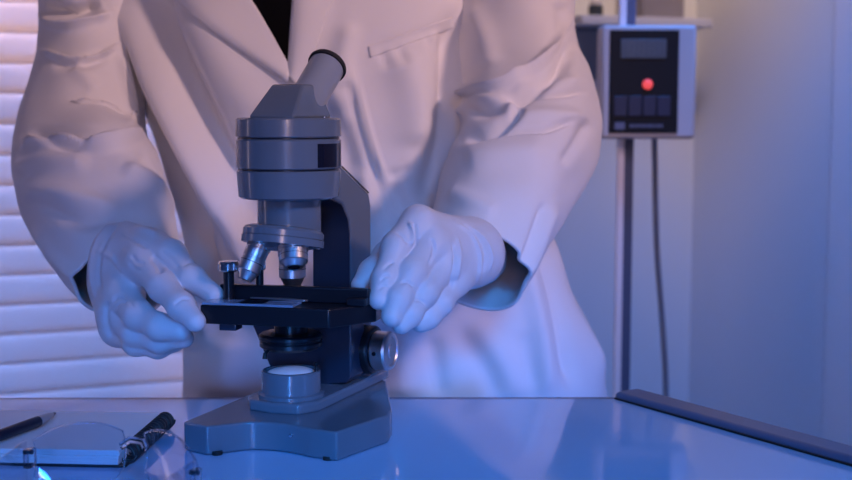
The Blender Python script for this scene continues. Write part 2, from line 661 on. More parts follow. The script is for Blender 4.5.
add_box(bm, BX0, BX1, -0.048, -0.026, T - 0.345, T - 0.325, WM)
finish(bm, 'bottom_rail', M_trim, bl, bevel=0.004)
for x in (BX0 + 0.2, BX1 - 0.2):
    bm = bmesh.new()
    add_tube(bm, [WM @ Vector((x, -0.02, T - 0.33)), WM @ Vector((x, -0.02, 2.13))], 0.001, 6)
    finish(bm, 'ladder_cord', M_trim, bl)

# ------------------------------------------------------------------ table
tb = root_empty('laboratory_table', (0.0, 0.8, 0))
tag(tb, 'glossy pale laboratory table with metal rim, under the microscope', 'table')
KC = Vector((atz(616, 399, T).x, atz(616, 399, T).y))           # corner of the rim
KR = Vector((atz(852, 466, T).x, atz(852, 466, T).y))
rd = (KR - KC).normalized()
KE = KC + rd * 0.95
KL = Vector((-0.75, 1.105))
poly = [(KL.x, KL.y), (KL.x, 0.30), (KE.x - 0.3, 0.30), (KE.x, KE.y + 0.05), (KC.x, KC.y)]
poly = [(KL.x, KL.y), (KL.x, 0.30), (KE.x, 0.34), (KC.x, KC.y)]
bm = bmesh.new()
add_prism(bm, poly, T - 0.018, T)
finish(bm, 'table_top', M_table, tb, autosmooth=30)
# raised metal rim: right side and thin back lip
def rim(name, p, q, side, w, h0, h1, m, bev):
    p, q = Vector((p.x, p.y, 0)), Vector((q.x, q.y, 0))
    d = (q - p).normalized()
    n = Vector((-d.y, d.x, 0)) * side
    b = bmesh.new()
    vs = [p, q, q + n * w, p + n * w]
    add_prism(b, [(v.x, v.y) for v in vs], T + h0, T + h1)
    return finish(b, name, m, tb, bevel=bev, seg=4)
rim('metal_rim', KC - rd * 0.004, KE, 1, 0.030, -0.020, 0.0065, M_rail, 0.005)
rim('rim_gasket', KC - rd * 0.0, KE, -1, 0.0025, 0.0002, 0.0016, M_gasket, 0.0005)
rim('back_lip', KL, KC, 1, 0.010, -0.02, -0.0004, M_rail, 0.0008)
bm = bmesh.new()
for a, b in ((poly[0], poly[1]), (poly[1], poly[2]), (poly[2], poly[3]), (poly[3], poly[0])):
    a, b = Vector((*a, 0)), Vector((*b, 0))
    c = Vector((sum(p[0] for p in poly) / 4, sum(p[1] for p in poly) / 4, 0))
    a = a + (c - a) * 0.10
    b = b + (c - b) * 0.10
    d = (b - a).normalized()
    n = Vector((-d.y, d.x, 0)) * 0.012
    add_prism(bm, [((v).x, (v).y) for v in (a + n, a - n, b - n, b + n)], T - 0.08, T - 0.018)
finish(bm, 'apron', M_rail, tb, bevel=0.002)
for p in poly:
    c = Vector((sum(q[0] for q in poly) / 4, sum(q[1] for q in poly) / 4))
    v = Vector(p) + (c - Vector(p)) * 0.11
    bm = bmesh.new()
    add_box(bm, v.x - 0.02, v.x + 0.02, v.y - 0.02, v.y + 0.02, 0, T - 0.018)
    finish(bm, 'leg', M_rail, tb, bevel=0.003)

# ------------------------------------------------------------------ microscope
PSI = R(22)
RX = Vector((math.cos(PSI), -math.sin(PSI), 0))
BK = Vector((math.sin(PSI), math.cos(PSI), 0))
UP = Vector((0, 0, 1))
AX = Vector((-0.1085, 0.99, T))
MM = Matrix((RX, BK, UP)).transposed().to_4x4()       # microscope frame: x right, y back, z up from the table
MM.translation = AX
ms = root_empty('microscope', AX)
tag(ms, 'grey monocular microscope with black stage on the glossy table', 'microscope')

# horseshoe base, outline read at the table surface
def tbl(px, py, z=T):
    p = atz(px, py, z)
    return (p.x, p.y)
fl = [tbl(184, 450.5), tbl(206, 456)]
curve = [tbl(206, 456)]
cv = catmull([tbl(207, 456), tbl(228, 453.5), tbl(250, 451), tbl(272, 451.5), tbl(292, 454), tbl(312, 458.5)], 6)
toe = [tbl(312, 459), tbl(337, 462)]
side = [tbl(364, 452), tbl(388, 443.5), tbl(392, 437)]
back = []
for x, y in ((0.034, 0.112), (0.018, 0.128), (-0.030, 0.128), (-0.052, 0.095)):
    p = MM @ Vector((x, y, 0))
    back.append((p.x, p.y))
poly_b = [fl[0]] + [tuple(p) for p in cv] + [toe[1]] + side + back
bm = bmesh.new()
c0 = Vector((sum(p[0] for p in poly_b) / len(poly_b), sum(p[1] for p in poly_b) / len(poly_b)))
add_prism(bm, poly_b, T + 0.0006, T + 0.0225)
base = finish(bm, 'base', M_enamel, ms, bevel=0.0016, seg=3, autosmooth=35)
bm = bmesh.new()
bm.free()
for x, y in (fl[1], toe[1], back[1], back[2]):
    v = Vector((x, y)) + (c0 - Vector((x, y))) * 0.15
    bm = bmesh.new()
    add_lathe(bm, [(0.004, 0.0002), (0.004, 0.003)], Matrix.Translation((v.x, v.y, T)), 20)
    finish(bm, 'rubber_foot', M_rubber, base)
# screw on the front of the base
sp = atz(292, 433, T + 0.0125)
fn = (Vector((*tbl(292, 454), 0)) - Vector((*tbl(291, 440), 0))).normalized()
bm = bmesh.new()
pS = Vector((*tbl(291.5, 454), T + 0.0145))
Mx = axis_matrix(pS + Vector((0.0, 0.001, 0)), (-0.25, -1, 0))
add_lathe(bm, [(0.0017, 0), (0.0017, 0.0015), (0.0012, 0.0024), (0, 0.0027)], Mx, 16)
finish(bm, 'screw', M_chrome, base)

# raised plinth behind the lamp collar
bm = bmesh.new()
pl = [(-0.031, -0.016), (-0.022, -0.029), (0, -0.033), (0.022, -0.029), (0.031, -0.012), (0.031, 0.125), (-0.024, 0.125), (-0.031, 0.02)]
add_prism(bm, pl, 0.0222, 0.031, MM)
finish(bm, 'plinth', M_enamel, ms, bevel=0.002, seg=3, autosmooth=35)

# lamp collar with domed lens
col_o = None
bm = bmesh.new()
add_lathe(bm, [(0.0268, 0.031), (0.0268, 0.0335), (0.0238, 0.0345), (0.0238, 0.0505), (0.0228, 0.0515), (0.0205, 0.0515), (0.0200, 0.047), (0, 0.047)], MM, 72)
col_o = finish(bm, 'lamp_collar', M_enamel, ms, autosmooth=30)
bm = bmesh.new()
add_lathe(bm, [(0.0198, 0.0472)] + [(0.0198 * math.cos(a), 0.0480 + 0.0056 * math.sin(a)) for a in np.linspace(0.1, PI / 2 - 0.05, 10)] + [(0, 0.0536)], MM, 64)
finish(bm, 'lens', M_lens, col_o)
for a in (R(8), R(48)):
    bm = bmesh.new()
    add_lathe(bm, [(0.0018, 0.05), (0.0018, 0.0555), (0, 0.0557)], MM @ Matrix.Translation((0.0215 * math.cos(a), 0.0215 * math.sin(a), 0)), 12)
    finish(bm, 'pin', M_black, col_o)

# arm: side profile (back, up) extruded across
def profile(pts, x0, x1):
    b = bmesh.new()
    Mx = MM @ Matrix(((0, 0, 1, 0), (1, 0, 0, 0), (0, 1, 0, 0), (0, 0, 0, 1)))   # local (y, z, x)
    add_prism(b, pts, x0, x1, Mx)
    return b
arm_prof = [(0.075, 0.030), (0.117, 0.030), (0.117, 0.176), (0.113, 0.187), (0.060, 0.212), (0.02, 0.216), (-0.02, 0.2155), (-0.02, 0.191), (0.036, 0.1885), (0.060, 0.182), (0.072, 0.168), (0.075, 0.155)]
arm = finish(profile(arm_prof, -0.018, 0.018), 'arm', M_enamel, ms, bevel=0.0022, seg=3, autosmooth=35)
# thin dark strip standing in for shade on the arm's front
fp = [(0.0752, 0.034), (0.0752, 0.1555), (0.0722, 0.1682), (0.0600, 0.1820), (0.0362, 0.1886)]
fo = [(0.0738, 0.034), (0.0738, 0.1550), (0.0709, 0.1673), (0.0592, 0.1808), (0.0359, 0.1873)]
finish(profile(fp[::-1] + fo, -0.0172, 0.0172), 'front_shade', M_slate, arm, autosmooth=35)
# seam line round the top of the arm
bm = bmesh.new()
for s in (1,):
    add_tube(bm, [MM @ Vector((s * 0.0172, 0.113, 0.1878)), MM @ Vector((s * 0.0172, 0.060, 0.2128)), MM @ Vector((s * 0.0172, 0.030, 0.2160))], 0.0007, 6)
finish(bm, 'seam', M_black, arm)

# substage bracket
BR = 0.047
def on_b(px, py, b):
    """point where the pixel ray meets the plane 'b behind the optical axis', in microscope coordinates"""
    d = ray(px, py)
    n = BK
    t = (AX + BK * b - CAM).dot(n) / d.dot(n)
    return MM.inverted() @ (CAM + d * t)
pts = [on_b(*p, BR) for p in ((251, 322), (351, 322), (351, 378), (346, 383), (330, 384), (321, 398), (310, 404), (300, 398), (290, 376), (272, 372))]
bm = bmesh.new()
Mx = MM @ Matrix(((1, 0, 0, 0), (0, 0, 1, 0), (0, 1, 0, 0), (0, 0, 0, 1)))       # local (x, z, y)
add_prism(bm, [(p.x, p.z) for p in pts], BR, 0.0735, Mx)
sub = finish(bm, 'substage_bracket', M_slate, ms, bevel=0.0012, seg=2, autosmooth=35)
bm = bmesh.new()
add_box(bm, -0.002, 0.0245, 0.005, 0.0735, 0.0865, 0.0935, MM)
add_box(bm, -0.030, -0.002, 0.020, 0.0735, 0.0865, 0.0935, MM)
finish(bm, 'stage_carrier', M_enamel, ms, bevel=0.0012)

# condenser
bm = bmesh.new()
add_lathe(bm, [(0.013, 0.0935), (0.013, 0.082), (0.0235, 0.0815), (0.0255, 0.0800), (0.0255, 0.0775), (0.0235, 0.0765), (0.0235, 0.0755), (0.0250, 0.0745), (0.0250, 0.0715), (0.022, 0.069), (0.014, 0.0685), (0, 0.0685)][::-1], MM, 72)
cond = finish(bm, 'condenser', M_black, ms, autosmooth=30)
bm = bmesh.new()
add_tube(bm, [MM @ Vector((-0.008, -0.022, 0.0705)), MM @ Vector((-0.0085, -0.027, 0.0685)), MM @ Vector((-0.0085, -0.0275, 0.0645))], [0.0013, 0.0015, 0.0019], 10)
finish(bm, 'iris_lever', M_black, cond)

# focus knobs on the right of the arm
kc = MM @ Vector((0.018, 0.083, 0.0555))
KM = axis_matrix(kc, RX)
bm = bmesh.new()
add_lathe(bm, [(0.0275, -0.001), (0.0275, 0.003), (0.0262, 0.0045), (0, 0.0045)], KM, 64)
kf = finish(bm, 'knob_flange', M_slate, ms, autosmooth=30)
bm = bmesh.new()
prof = [(0.0198, 0.0045), (0.0208, 0.0058), (0.0208, 0.0175), (0.0195, 0.0190), (0.016, 0.0192)]
n = 72
add_lathe(bm, prof, KM, n)
bm.verts.ensure_lookup_table()
for k in (1, 2):
    for i in range(n):
        v = bm.verts[k * n + i]
        if i % 2:
            v.co = kc + RX * (v.co - kc).dot(RX) + ((v.co - kc) - RX * (v.co - kc).dot(RX)) * 0.97
ck = finish(bm, 'coarse_focus_knob', M_black, ms, autosmooth=60)
bm = bmesh.new()
add_lathe(bm, [(0.0158, 0.0190), (0.0168, 0.0205), (0.0168, 0.0315), (0.0158, 0.0335), (0.0132, 0.0342), (0.0120, 0.0330), (0.0060, 0.0330), (0.0048, 0.0338), (0, 0.0338)], KM, 72)
fk = finish(bm, 'fine_focus_knob', M_steel, ms, autosmooth=25)
bm = bmesh.new()
q = Vector((-1, 0.0, 0.15)).normalized()
Mq = axis_matrix(kc + RX * 0.025 + Vector((-0.37 * 0.0165, -0.927 * 0.0165, 0.0)), (-0.37, -0.927, 0.02))
add_lathe(bm, [(0.0018, -0.001), (0.0018, 0.0012), (0, 0.0012)], Mq, 14)
finish(bm, 'set_screw', M_black, fk)

# stage
SPSI = R(13)
ZS = 0.1085
def stg(px, py, z):
    p = atz(px, py, T + z)
    return Vector((p.x, p.y))
s_fl = stg(200, 305, ZS)
s_fr = stg(329, 309.5, ZS)
s_rc = stg(376, 303.5, ZS)
sb = Vector((math.sin(SPSI), math.cos(SPSI)))
s_rb = s_rc + sb * 0.072
s_bl = s_fl + sb * 0.105
poly_s = [s_fl, s_fr, s_rc, s_rb, s_bl]
bm = bmesh.new()
add_prism(bm, [tuple(p) for p in poly_s], T + 0.0938, T + ZS)
stage = finish(bm, 'stage', M_black, ms, bevel=0.0012, seg=3, autosmooth=35)
SR = Vector((math.cos(SPSI), -math.sin(SPSI)))
SM = Matrix(((SR.x, sb.x, 0, s_fl.x), (SR.y, sb.y, 0, s_fl.y), (0, 0, 1, T + ZS), (0, 0, 0, 1)))   # stage frame: x along, y back
# mechanical slide holder
bm = bmesh.new()
add_box(bm, 0.004, 0.1275, 0.030, 0.037, 0.0, 0.0125, SM)
sh = finish(bm, 'slide_holder', M_black, stage, bevel=0.0012)
bm = bmesh.new()
add_box(bm, 0.112, 0.1275, 0.020, 0.0298, 0.0, 0.0060, SM)
finish(bm, 'holder_carriage', M_black, stage, bevel=0.001)
# slide clip finger lying on the stage
bm = bmesh.new()
pp = [(0.030, 0.0285), (0.050, 0.0265), (0.066, 0.022), (0.078, 0.021), (0.080, 0.0245), (0.066, 0.0285), (0.05, 0.0297)]
add_prism(bm, pp, 0.0018, 0.0034, SM)
finish(bm, 'slide_clip', M_steel, stage, bevel=0.0004)
# knob and post at the left
kp = SM.inverted() @ at(227, 285, 0.985)
bm = bmesh.new()
add_lathe(bm, [(0.0042, -0.0045), (0.0042, 0.0205)], SM @ Matrix.Translation((kp.x + 0.0035, 0.0235, 0.0045)), 24)
post = finish(bm, 'knob_post', M_black, stage, autosmooth=30)
bm = bmesh.new()
add_lathe(bm, [(0.0068, 0.0195), (0.0086, 0.0208), (0.0086, 0.0258), (0.0075, 0.0275), (0.003, 0.0280), (0, 0.0280)], SM @ Matrix.Translation((kp.x + 0.0035, 0.0235, 0.0045)), 40)
finish(bm, 'stage_knob', M_chrome, post, autosmooth=30)
bm = bmesh.new()
kp2 = SM.inverted() @ at(267, 285, 1.0)
add_lathe(bm, [(0.003, 0.0), (0.003, 0.0180)], SM @ Matrix.Translation((kp2.x, 0.0335, 0.0125)), 20)
post2 = finish(bm, 'clip_post', M_black, stage, autosmooth=30)
bm = bmesh.new()
add_lathe(bm, [(0.0040, 0.0120), (0.0048, 0.0130), (0.0048, 0.0185), (0, 0.0190)], SM @ Matrix.Translation((kp2.x, 0.0335, 0.0125)), 28)
finish(bm, 'clip_knob', M_chrome, post2, autosmooth=30)
# nub under the left end
bm = bmesh.new()
add_box(bm, 0.013, 0.027, 0.006, 0.02, -0.0205, -0.0146, SM)
finish(bm, 'lower_clamp', M_slate, stage, bevel=0.0008)

# neck, nosepiece, objectives
bm = bmesh.new()
add_lathe(bm, [(0.0242, 0.150), (0.0252, 0.1515), (0.0252, 0.192)], MM, 72)
finish(bm, 'neck', M_enamel, ms, autosmooth=30)
TH = R(16)
TD = R(10)
na = (-BK * math.sin(TH) - UP * math.cos(TH)).normalized()      # turret axis, down and forward
nc = MM @ Vector((-0.0020, -0.006, 0.1625))
nd = (-BK * math.sin(TD) - RX * 0.03 - UP * math.cos(TD)).normalized()
NM = axis_matrix(nc, nd, up=RX)
bm = bmesh.new()
add_lathe(bm, [(0.0262, -0.0045), (0.0308, -0.0030), (0.0322, -0.0010), (0.0322, 0.0035)], NM, 72)
finish(bm, 'turret_seat', M_enamel, ms, autosmooth=30)
bm = bmesh.new()
add_lathe(bm, [(0.0316, 0.0035), (0.0328, 0.0042), (0.0328, 0.0095), (0.0305, 0.0102), (0.0265, 0.0085), (0.012, 0.0150), (0, 0.0150)], NM, 72)
tur = finish(bm, 'nosepiece', M_enamel, ms, autosmooth=25)
bm = bmesh.new()
add_lathe(bm, [(0.0312, 0.0030), (0.0319, 0.0036), (0.0312, 0.0042)], NM, 72)
finish(bm, 'nosepiece_seam', M_black, tur)
down = -UP
rot = lambda v, a: Matrix.Rotation(a, 3, na) @ v
def objective(direction, r, L, steps):
    d = direction.normalized()
    # starts on the turret face, out from its axis
    rad = (d - na * d.dot(na))
    o = nc + na * 0.0105 + rad.normalized() * 0.0172
    o = o - d * 0.002
    Mo = axis_matrix(o, d)
    b = bmesh.new()
    add_lathe(b, [(r * 0.95, -0.002), (r * 0.95, 0.003), (r * 1.06, 0.0032), (r * 1.06, 0.007), (r, 0.0072), (r, L * 0.42), (r * 0.97, L * 0.43), (r * 0.97, L * 0.47), (r, L * 0.48), (r, L * 0.78), (r * 0.9, L * 0.80), (r * 0.62, L), (r * 0.45, L), (r * 0.40, L * 0.97), (0, L * 0.97)], Mo, 48)
    ob = finish(b, 'objective_lens', M_steel, ms, autosmooth=25)
    b = bmesh.new()
    add_lathe(b, [(r * 1.015, L * 0.55), (r * 1.015, L * 0.565)], Mo, 48, cap=False)
    finish(b, 'engraved_band', M_black, ob)
    b = bmesh.new()
    add_lathe(b, [(r * 0.42, L * 0.972), (r * 0.42, L * 1.0), (0, L * 1.003)], Mo, 24)
    finish(b, 'front_glass', M_darkglass, ob)
objective(rot(down, R(0)), 0.0108, 0.0310, 0)
objective(rot(down, R(-118)), 0.0092, 0.0335, 0)
objective(rot(down, R(122)), 0.0112, 0.0215, 0)

# head drum
def drum(name, z0, z1, r0, r1):
    b = bmesh.new()
    add_lathe(b, [(r0 - 0.002, z0), (r0, z0 + 0.0014), (r1, z1 - 0.0014), (r1 - 0.0016, z1)], MM, 96)
    return finish(b, name, M_enamel, ms, autosmooth=25)
drum('drum_lower', 0.1900, 0.2125, 0.0398, 0.0412)
dm = drum('drum_middle', 0.2130, 0.2368, 0.0414, 0.0414)
drum('drum_upper', 0.2374, 0.2530, 0.0416, 0.0412)
bm = bmesh.new()
add_lathe(bm, [(0.0400, 0.2105), (0.0400, 0.239)], MM, 72)
finish(bm, 'drum_seam', M_black, dm)
# dark window wrapped round the drum
va = math.atan2(-(0 - AX.y), -(0 - AX.x))
bm = bmesh.new()
to_cam = (Vector((CAM.x, CAM.y, 0)) - Vector((AX.x, AX.y, 0)))
a_cam = math.atan2(to_cam.y, to_cam.x)
g0, g1 = a_cam + math.asin(27.5 / 52), a_cam + math.asin(50.3 / 52)
for (z0, z1) in ((0.2150, 0.2332),):
    rows = []
    for i in range(13):
        a = g0 + (g1 - g0) * i / 12
        rows.append([bm.verts.new(Vector((AX.x + rr * math.cos(a), AX.y + rr * math.sin(a), T + zz))) for rr, zz in ((0.0405, z0), (0.0420, z0), (0.0420, z1), (0.0405, z1))])
    for a, b in zip(rows, rows[1:]):
        for k in range(4):
            j = (k + 1) % 4
            bm.faces.new((a[k], b[k], b[j], a[j]))
    bm.faces.new(rows[0])
    bm.faces.new(rows[-1][::-1])
finish(bm, 'drum_window', M_darkglass, dm, autosmooth=30)
# prism housing
bm = bmesh.new()
lv = [[(-0.0185, -0.031, 0.2525), (0.021, -0.031, 0.2525), (0.021, 0.034, 0.2525), (-0.0185, 0.034, 0.2525)],
      [(-0.0185, -0.0295, 0.2550), (0.021, -0.0295, 0.2550), (0.021, 0.034, 0.2550), (-0.0185, 0.034, 0.2550)],
      [(-0.0170, 0.004, 0.2795), (0.0115, 0.004, 0.2795), (0.0115, 0.030, 0.2795), (-0.0170, 0.030, 0.2795)]]
rings = [[bm.verts.new(MM @ Vector(p)) for p in l] for l in lv]
bm.faces.new(rings[0][::-1])
bm.faces.new(rings[-1])
for a, b in zip(rings, rings[1:]):
    for i in range(4):
        j = (i + 1) % 4
        bm.faces.new((a[i], a[j], b[j], b[i]))
ph = finish(bm, 'prism_housing', M_enamel, ms, bevel=0.0022, seg=3, autosmooth=35)
bm = bmesh.new()
add_lathe(bm, [(0.0022, 0.2525), (0.0022, 0.2540), (0, 0.2543)], MM @ Matrix.Translation((0.029, 0.006, 0)), 14)
finish(bm, 'screw', M_chrome, ph)
ed = (BK * math.sin(R(49)) + UP * math.cos(R(49)) + RX * 0.04).normalized()
es = MM @ Vector((0.0025, 0.0170, 0.2585))
EM = axis_matrix(es, ed, up=RX)
bm = bmesh.new()
add_lathe(bm, [(0.0155, 0.0), (0.0153, 0.020), (0.0149, 0.021), (0.0149, 0.0545)], EM, 64)
tube = finish(bm, 'eyepiece_tube', M_enamel_lit, ms, autosmooth=25)
bm = bmesh.new()
add_lathe(bm, [(0.0150, 0.0545), (0.0164, 0.0548), (0.0166, 0.0572), (0.0158, 0.0590), (0.0125, 0.0592), (0.0112, 0.0560), (0, 0.0560)], EM, 64)
eye = finish(bm, 'eyepiece_rim', M_rubber, tube, autosmooth=25)
bm = bmesh.new()
add_lathe(bm, [(0.0112, 0.0561), (0.006, 0.0570), (0, 0.0573)], EM, 40)
finish(bm, 'eye_lens', M_darkglass, eye)

# glass slide on the stage
bm = bmesh.new()
add_box(bm, 0.001, 0.0755, 0.0006, 0.0212, 0.0003, 0.0021, SM)
sl = finish(bm, 'microscope_slide', M_slide, None, bevel=0.0002)
tag(sl, 'clear glass slide lying along the front of the black stage', 'glass slide')
bm = bmesh.new()
add_box(bm, 0.030, 0.050, 0.003, 0.0195, 0.0021, 0.0023, SM)
finish(bm, 'cover_slip', M_glass, sl)

# ------------------------------------------------------------------ person
# joints seen from the front, with their distances
def J(px, py, Y):
    return np.array(at(px, py, Y))

handL = dict(
    palm=[(J(121, 262, 1.12), J(122, 264, 1.070), .0255, .0262), (J(124, 250, 1.07), J(146, 262, 1.030), .0205, .0150),
          (J(120, 268, 1.07), J(126, 290, 1.035), .0215, .0155), (J(116, 285, 1.07), J(118, 312, 1.035), .0205, .0150),
          (J(116, 294, 1.07), J(118, 330, 1.035), .0185, .0135), (J(122, 248, 1.075), J(152, 250, 1.045), .0190, .0165)],
    fingers=[
        [(J(148, 249, 1.045), .0165), (J(170, 256, 1.025), .0130), (J(192, 279, 1.000), .0102), (J(214, 294.5, .985), .0080)],          # thumb
        [(J(143, 262, 1.030), .0150), (J(163, 287, .995), .0114), (J(181, 306, .970), .0100), (J(195.5, 321.5, .9555), .0082)],        # index
        [(J(122, 294, 1.035), .0150), (J(139, 316, .998), .0114), (J(160, 327, .980), .0100), (J(181, 331, .972), .0084)],
        [(J(117, 314, 1.035), .0145), (J(136, 333, 1.005), .0110), (J(160, 340, .990), .0096), (J(184, 338, .982), .0080)],
        [(J(118, 328, 1.035), .0128), (J(136, 343, 1.010), .0096), (J(158, 347, 1.000), .0084), (J(176, 343, .992), .0072)],
    ])
handR = dict(
    palm=[(J(480, 258, 1.120), J(474, 254, 1.065), .0245, .0245), (J(470, 245, 1.065), J(420, 224, 1.020), .0205, .0140),
          (J(472, 250, 1.065), J(432, 245, 1.015), .0205, .0140), (J(472, 256, 1.065), J(445, 264, 1.018), .0195, .0135),
          (J(472, 262, 1.065), J(455, 280, 1.025), .0180, .0125), (J(462, 243, 1.07), J(414, 236, 1.045), .0180, .0140)],
    fingers=[
        [(J(412, 236, 1.045), .0140), (J(388, 256, 1.030), .0115), (J(372, 272, 1.012), .0098), (J(360.5, 285, 1.003), .0078)],        # thumb
        [(J(417, 222, 1.020), .0128), (J(396, 247, .998), .0110), (J(385, 279, .978), .0098), (J(379, 299.5, .9665), .0084)],       # index
        [(J(431, 244, 1.015), .0128), (J(411, 274, .985), .0110), (J(398, 300, .968), .0099), (J(391.5, 316.5, .960), .0084)],
        [(J(445, 264, 1.018), .0124), (J(424, 292, .986), .0106), (J(409, 314, .972), .0094), (J(401.5, 324, .966), .0080)],
        [(J(455, 281, 1.025), .0114), (J(440, 303, 1.000), .0096), (J(428, 317, .990), .0086), (J(420, 323, .985), .0075)],
    ])

def build_hand(h, vox=0.0011):
    P = [p for s in h['palm'] for p in s[:2]] + [p for f in h['fingers'] for p, r in f]
    P = np.array(P)
    fd = Field(P.min(0) - 0.036, P.max(0) + 0.036, vox)
    palm = None
    for a, b, ra, rb in h['palm']:
        d = fd.cone(a, b, ra, rb)
        palm = d if palm is None else smin(palm, d, 0.014)
    fing = None
    for f in h['fingers']:
        one = None
        for (a, ra), (b, rb) in zip(f, f[1:]):
            d = fd.cone(a, b, ra, rb)
            one = d if one is None else smin(one, d, 0.007)
        # knuckle swellings
        for p, r in f[1:-1]:
            c = fd.cone(p, p + 1e-5, r * 1.0, r * 1.0)
            one = smin(one, c, 0.003)
        fing = one if fing is None else smin(fing, one, 0.0009)
    F = smin(palm, fing, 0.009)
    V, Q = surface_nets(fd, F)
    return relax(V, Q, 2, 0.5), Q

# fields for the body: one continuous figure
def RJ(x, y, z):
    return np.array((x, y, z))
ELB_L = J(66, 158, 1.285)
ELB_R = J(538, 122, 1.285)
WR_L = J(121, 264, 1.085)
WR_R = J(476, 256, 1.085)
SH_L = J(92, -105, 1.37)
SH_R = J(484, -110, 1.375)
NECK = RJ(-0.155, 1.37, T + 0.53)
CHEST = RJ(-0.13, 1.375, T + 0.36)
BELLY = RJ(-0.075, 1.37, T + 0.17)
HIP = RJ(-0.04, 1.365, T + 0.01)
HEADC = RJ(-0.165, 1.318, T + 0.695)
fd = Field((-0.55, 1.0, 0.0), (0.36, 1.56, T + 0.90), 0.0075)
F = fd.ell(CHEST + RJ(0, 0.015, 0), (0.140, 0.075, 0.16))
F = smin(F, fd.ell(BELLY, (0.135, 0.085, 0.17)), 0.06)
F = smin(F, fd.ell(HIP, (0.150, 0.095, 0.12)), 0.06)
F = smin(F, fd.cone(SH_L * 0.9 + NECK * 0.1 - RJ(0, 0, .02), SH_R * 0.9 + NECK * 0.1 - RJ(0, 0, .02), 0.036, 0.036), 0.05)
F = smin(F, fd.cone(NECK - RJ(0, 0, .03), HEADC - RJ(0, -0.02, 0.07), 0.055, 0.050), 0.03)
for s, e, w in ((SH_L + RJ(.02, .025, 0), ELB_L + RJ(.015, .01, 0), WR_L), (SH_R + RJ(-.02, .025, 0), ELB_R + RJ(-.01, .01, 0), WR_R)):
    F = smin(F, fd.cone(s, e, 0.028, 0.026), 0.02)
    F = smin(F, fd.cone(e, w, 0.026, 0.018), 0.012)
for sx in (-1, 1):
    hp = HIP + RJ(sx * 0.075, 0, -0.06)
    kn = RJ(HIP[0] + sx * 0.085, 1.355, 0.48)
    an = RJ(HIP[0] + sx * 0.09, 1.39, 0.09)
    F = smin(F, fd.cone(hp, kn, 0.078, 0.052), 0.03)
    F = smin(F, fd.cone(kn, an, 0.052, 0.036), 0.02)
    F = smin(F, fd.cone(an - RJ(0, 0, .045), an + RJ(sx * 0.02, -0.15, -0.058), 0.036, 0.028), 0.02)
# head with face looking down at the eyepiece
tl = R(28)
HD = np.array([[1, 0, 0], [0, math.cos(tl), math.sin(tl)], [0, -math.sin(tl), math.cos(tl)]])   # world -> head axes (face is -y)
def hp(x, y, z):
    return HEADC + HD.T @ np.array((x, y, z))
F = smin(F, fd.ell(HEADC + HD.T @ RJ(0, 0.012, 0.02), (0.076, 0.094, 0.092), HD), 0.03)
F = smin(F, fd.ell(hp(0, -0.030, -0.050), (0.056, 0.062, 0.066), HD), 0.03)
F = smin(F, fd.cone(hp(0, -0.088, 0.010), hp(0, -0.112, -0.022), 0.010, 0.014), 0.012)          # nose
F = smin(F, fd.cone(hp(-0.02, -0.086, -0.058), hp(0.02, -0.086, -0.058), 0.008, 0.008), 0.008)   # lips
for sx in (-1, 1):
    F = np.maximum(F, -(fd.cone(hp(sx * 0.031, -0.100, 0.006), hp(sx * 0.033, -0.100, 0.006), 0.016, 0.016)))
    F = smin(F, fd.ell(hp(sx * 0.078, 0.012, -0.008), (0.010, 0.018, 0.032), HD), 0.008)
V, Q = surface_nets(fd, F)
V = relax(V, Q, 2)
me = mesh_from('person', V, Q)
person = link('person', me, M_skin)
tag(person, 'person in white lab coat and pale gloves, both hands on the microscope stage', 'person')

for sx in (-1, 1):
    bm = bmesh.new()
    c = Vector(hp(sx * 0.031, -0.078, 0.006))
    bmesh.ops.create_uvsphere(bm, u_segments=20, v_segments=14, radius=0.0115, matrix=Matrix.Translation(c))
    ey = finish(bm, 'eye', M_eye, person)
    bm = bmesh.new()
    add_lathe(bm, [(0.0058, 0.0098), (0.0048, 0.0108), (0, 0.0118)], axis_matrix(c, HD.T @ np.array((0, -1, -0.15))), 20)
    finish(bm, 'iris', M_hair, ey)
    bm = bmesh.new()
    add_tube(bm, [hp(sx * 0.016, -0.097, 0.026), hp(sx * 0.032, -0.100, 0.031), hp(sx * 0.048, -0.090, 0.027)], [0.003, 0.004, 0.002], 8)
    finish(bm, 'eyebrow', M_hair, person)
fh = Field(HEADC - 0.17, HEADC + 0.17, 0.005)
G = fh.ell(HEADC + HD.T @ RJ(0, 0.022, 0.030), (0.086, 0.100, 0.096), HD)
cut = fh.ell(hp(0, -0.115, -0.045), (0.083, 0.090, 0.105), HD)
cut2 = fh.ell(hp(0, 0.02, -0.13), (0.16, 0.16, 0.09), HD)
G = np.maximum(np.maximum(G, -cut), -cut2)
V, Q = surface_nets(fh, G)
link('hair', mesh_from('hair', relax(V, Q, 2), Q), M_hair, person)

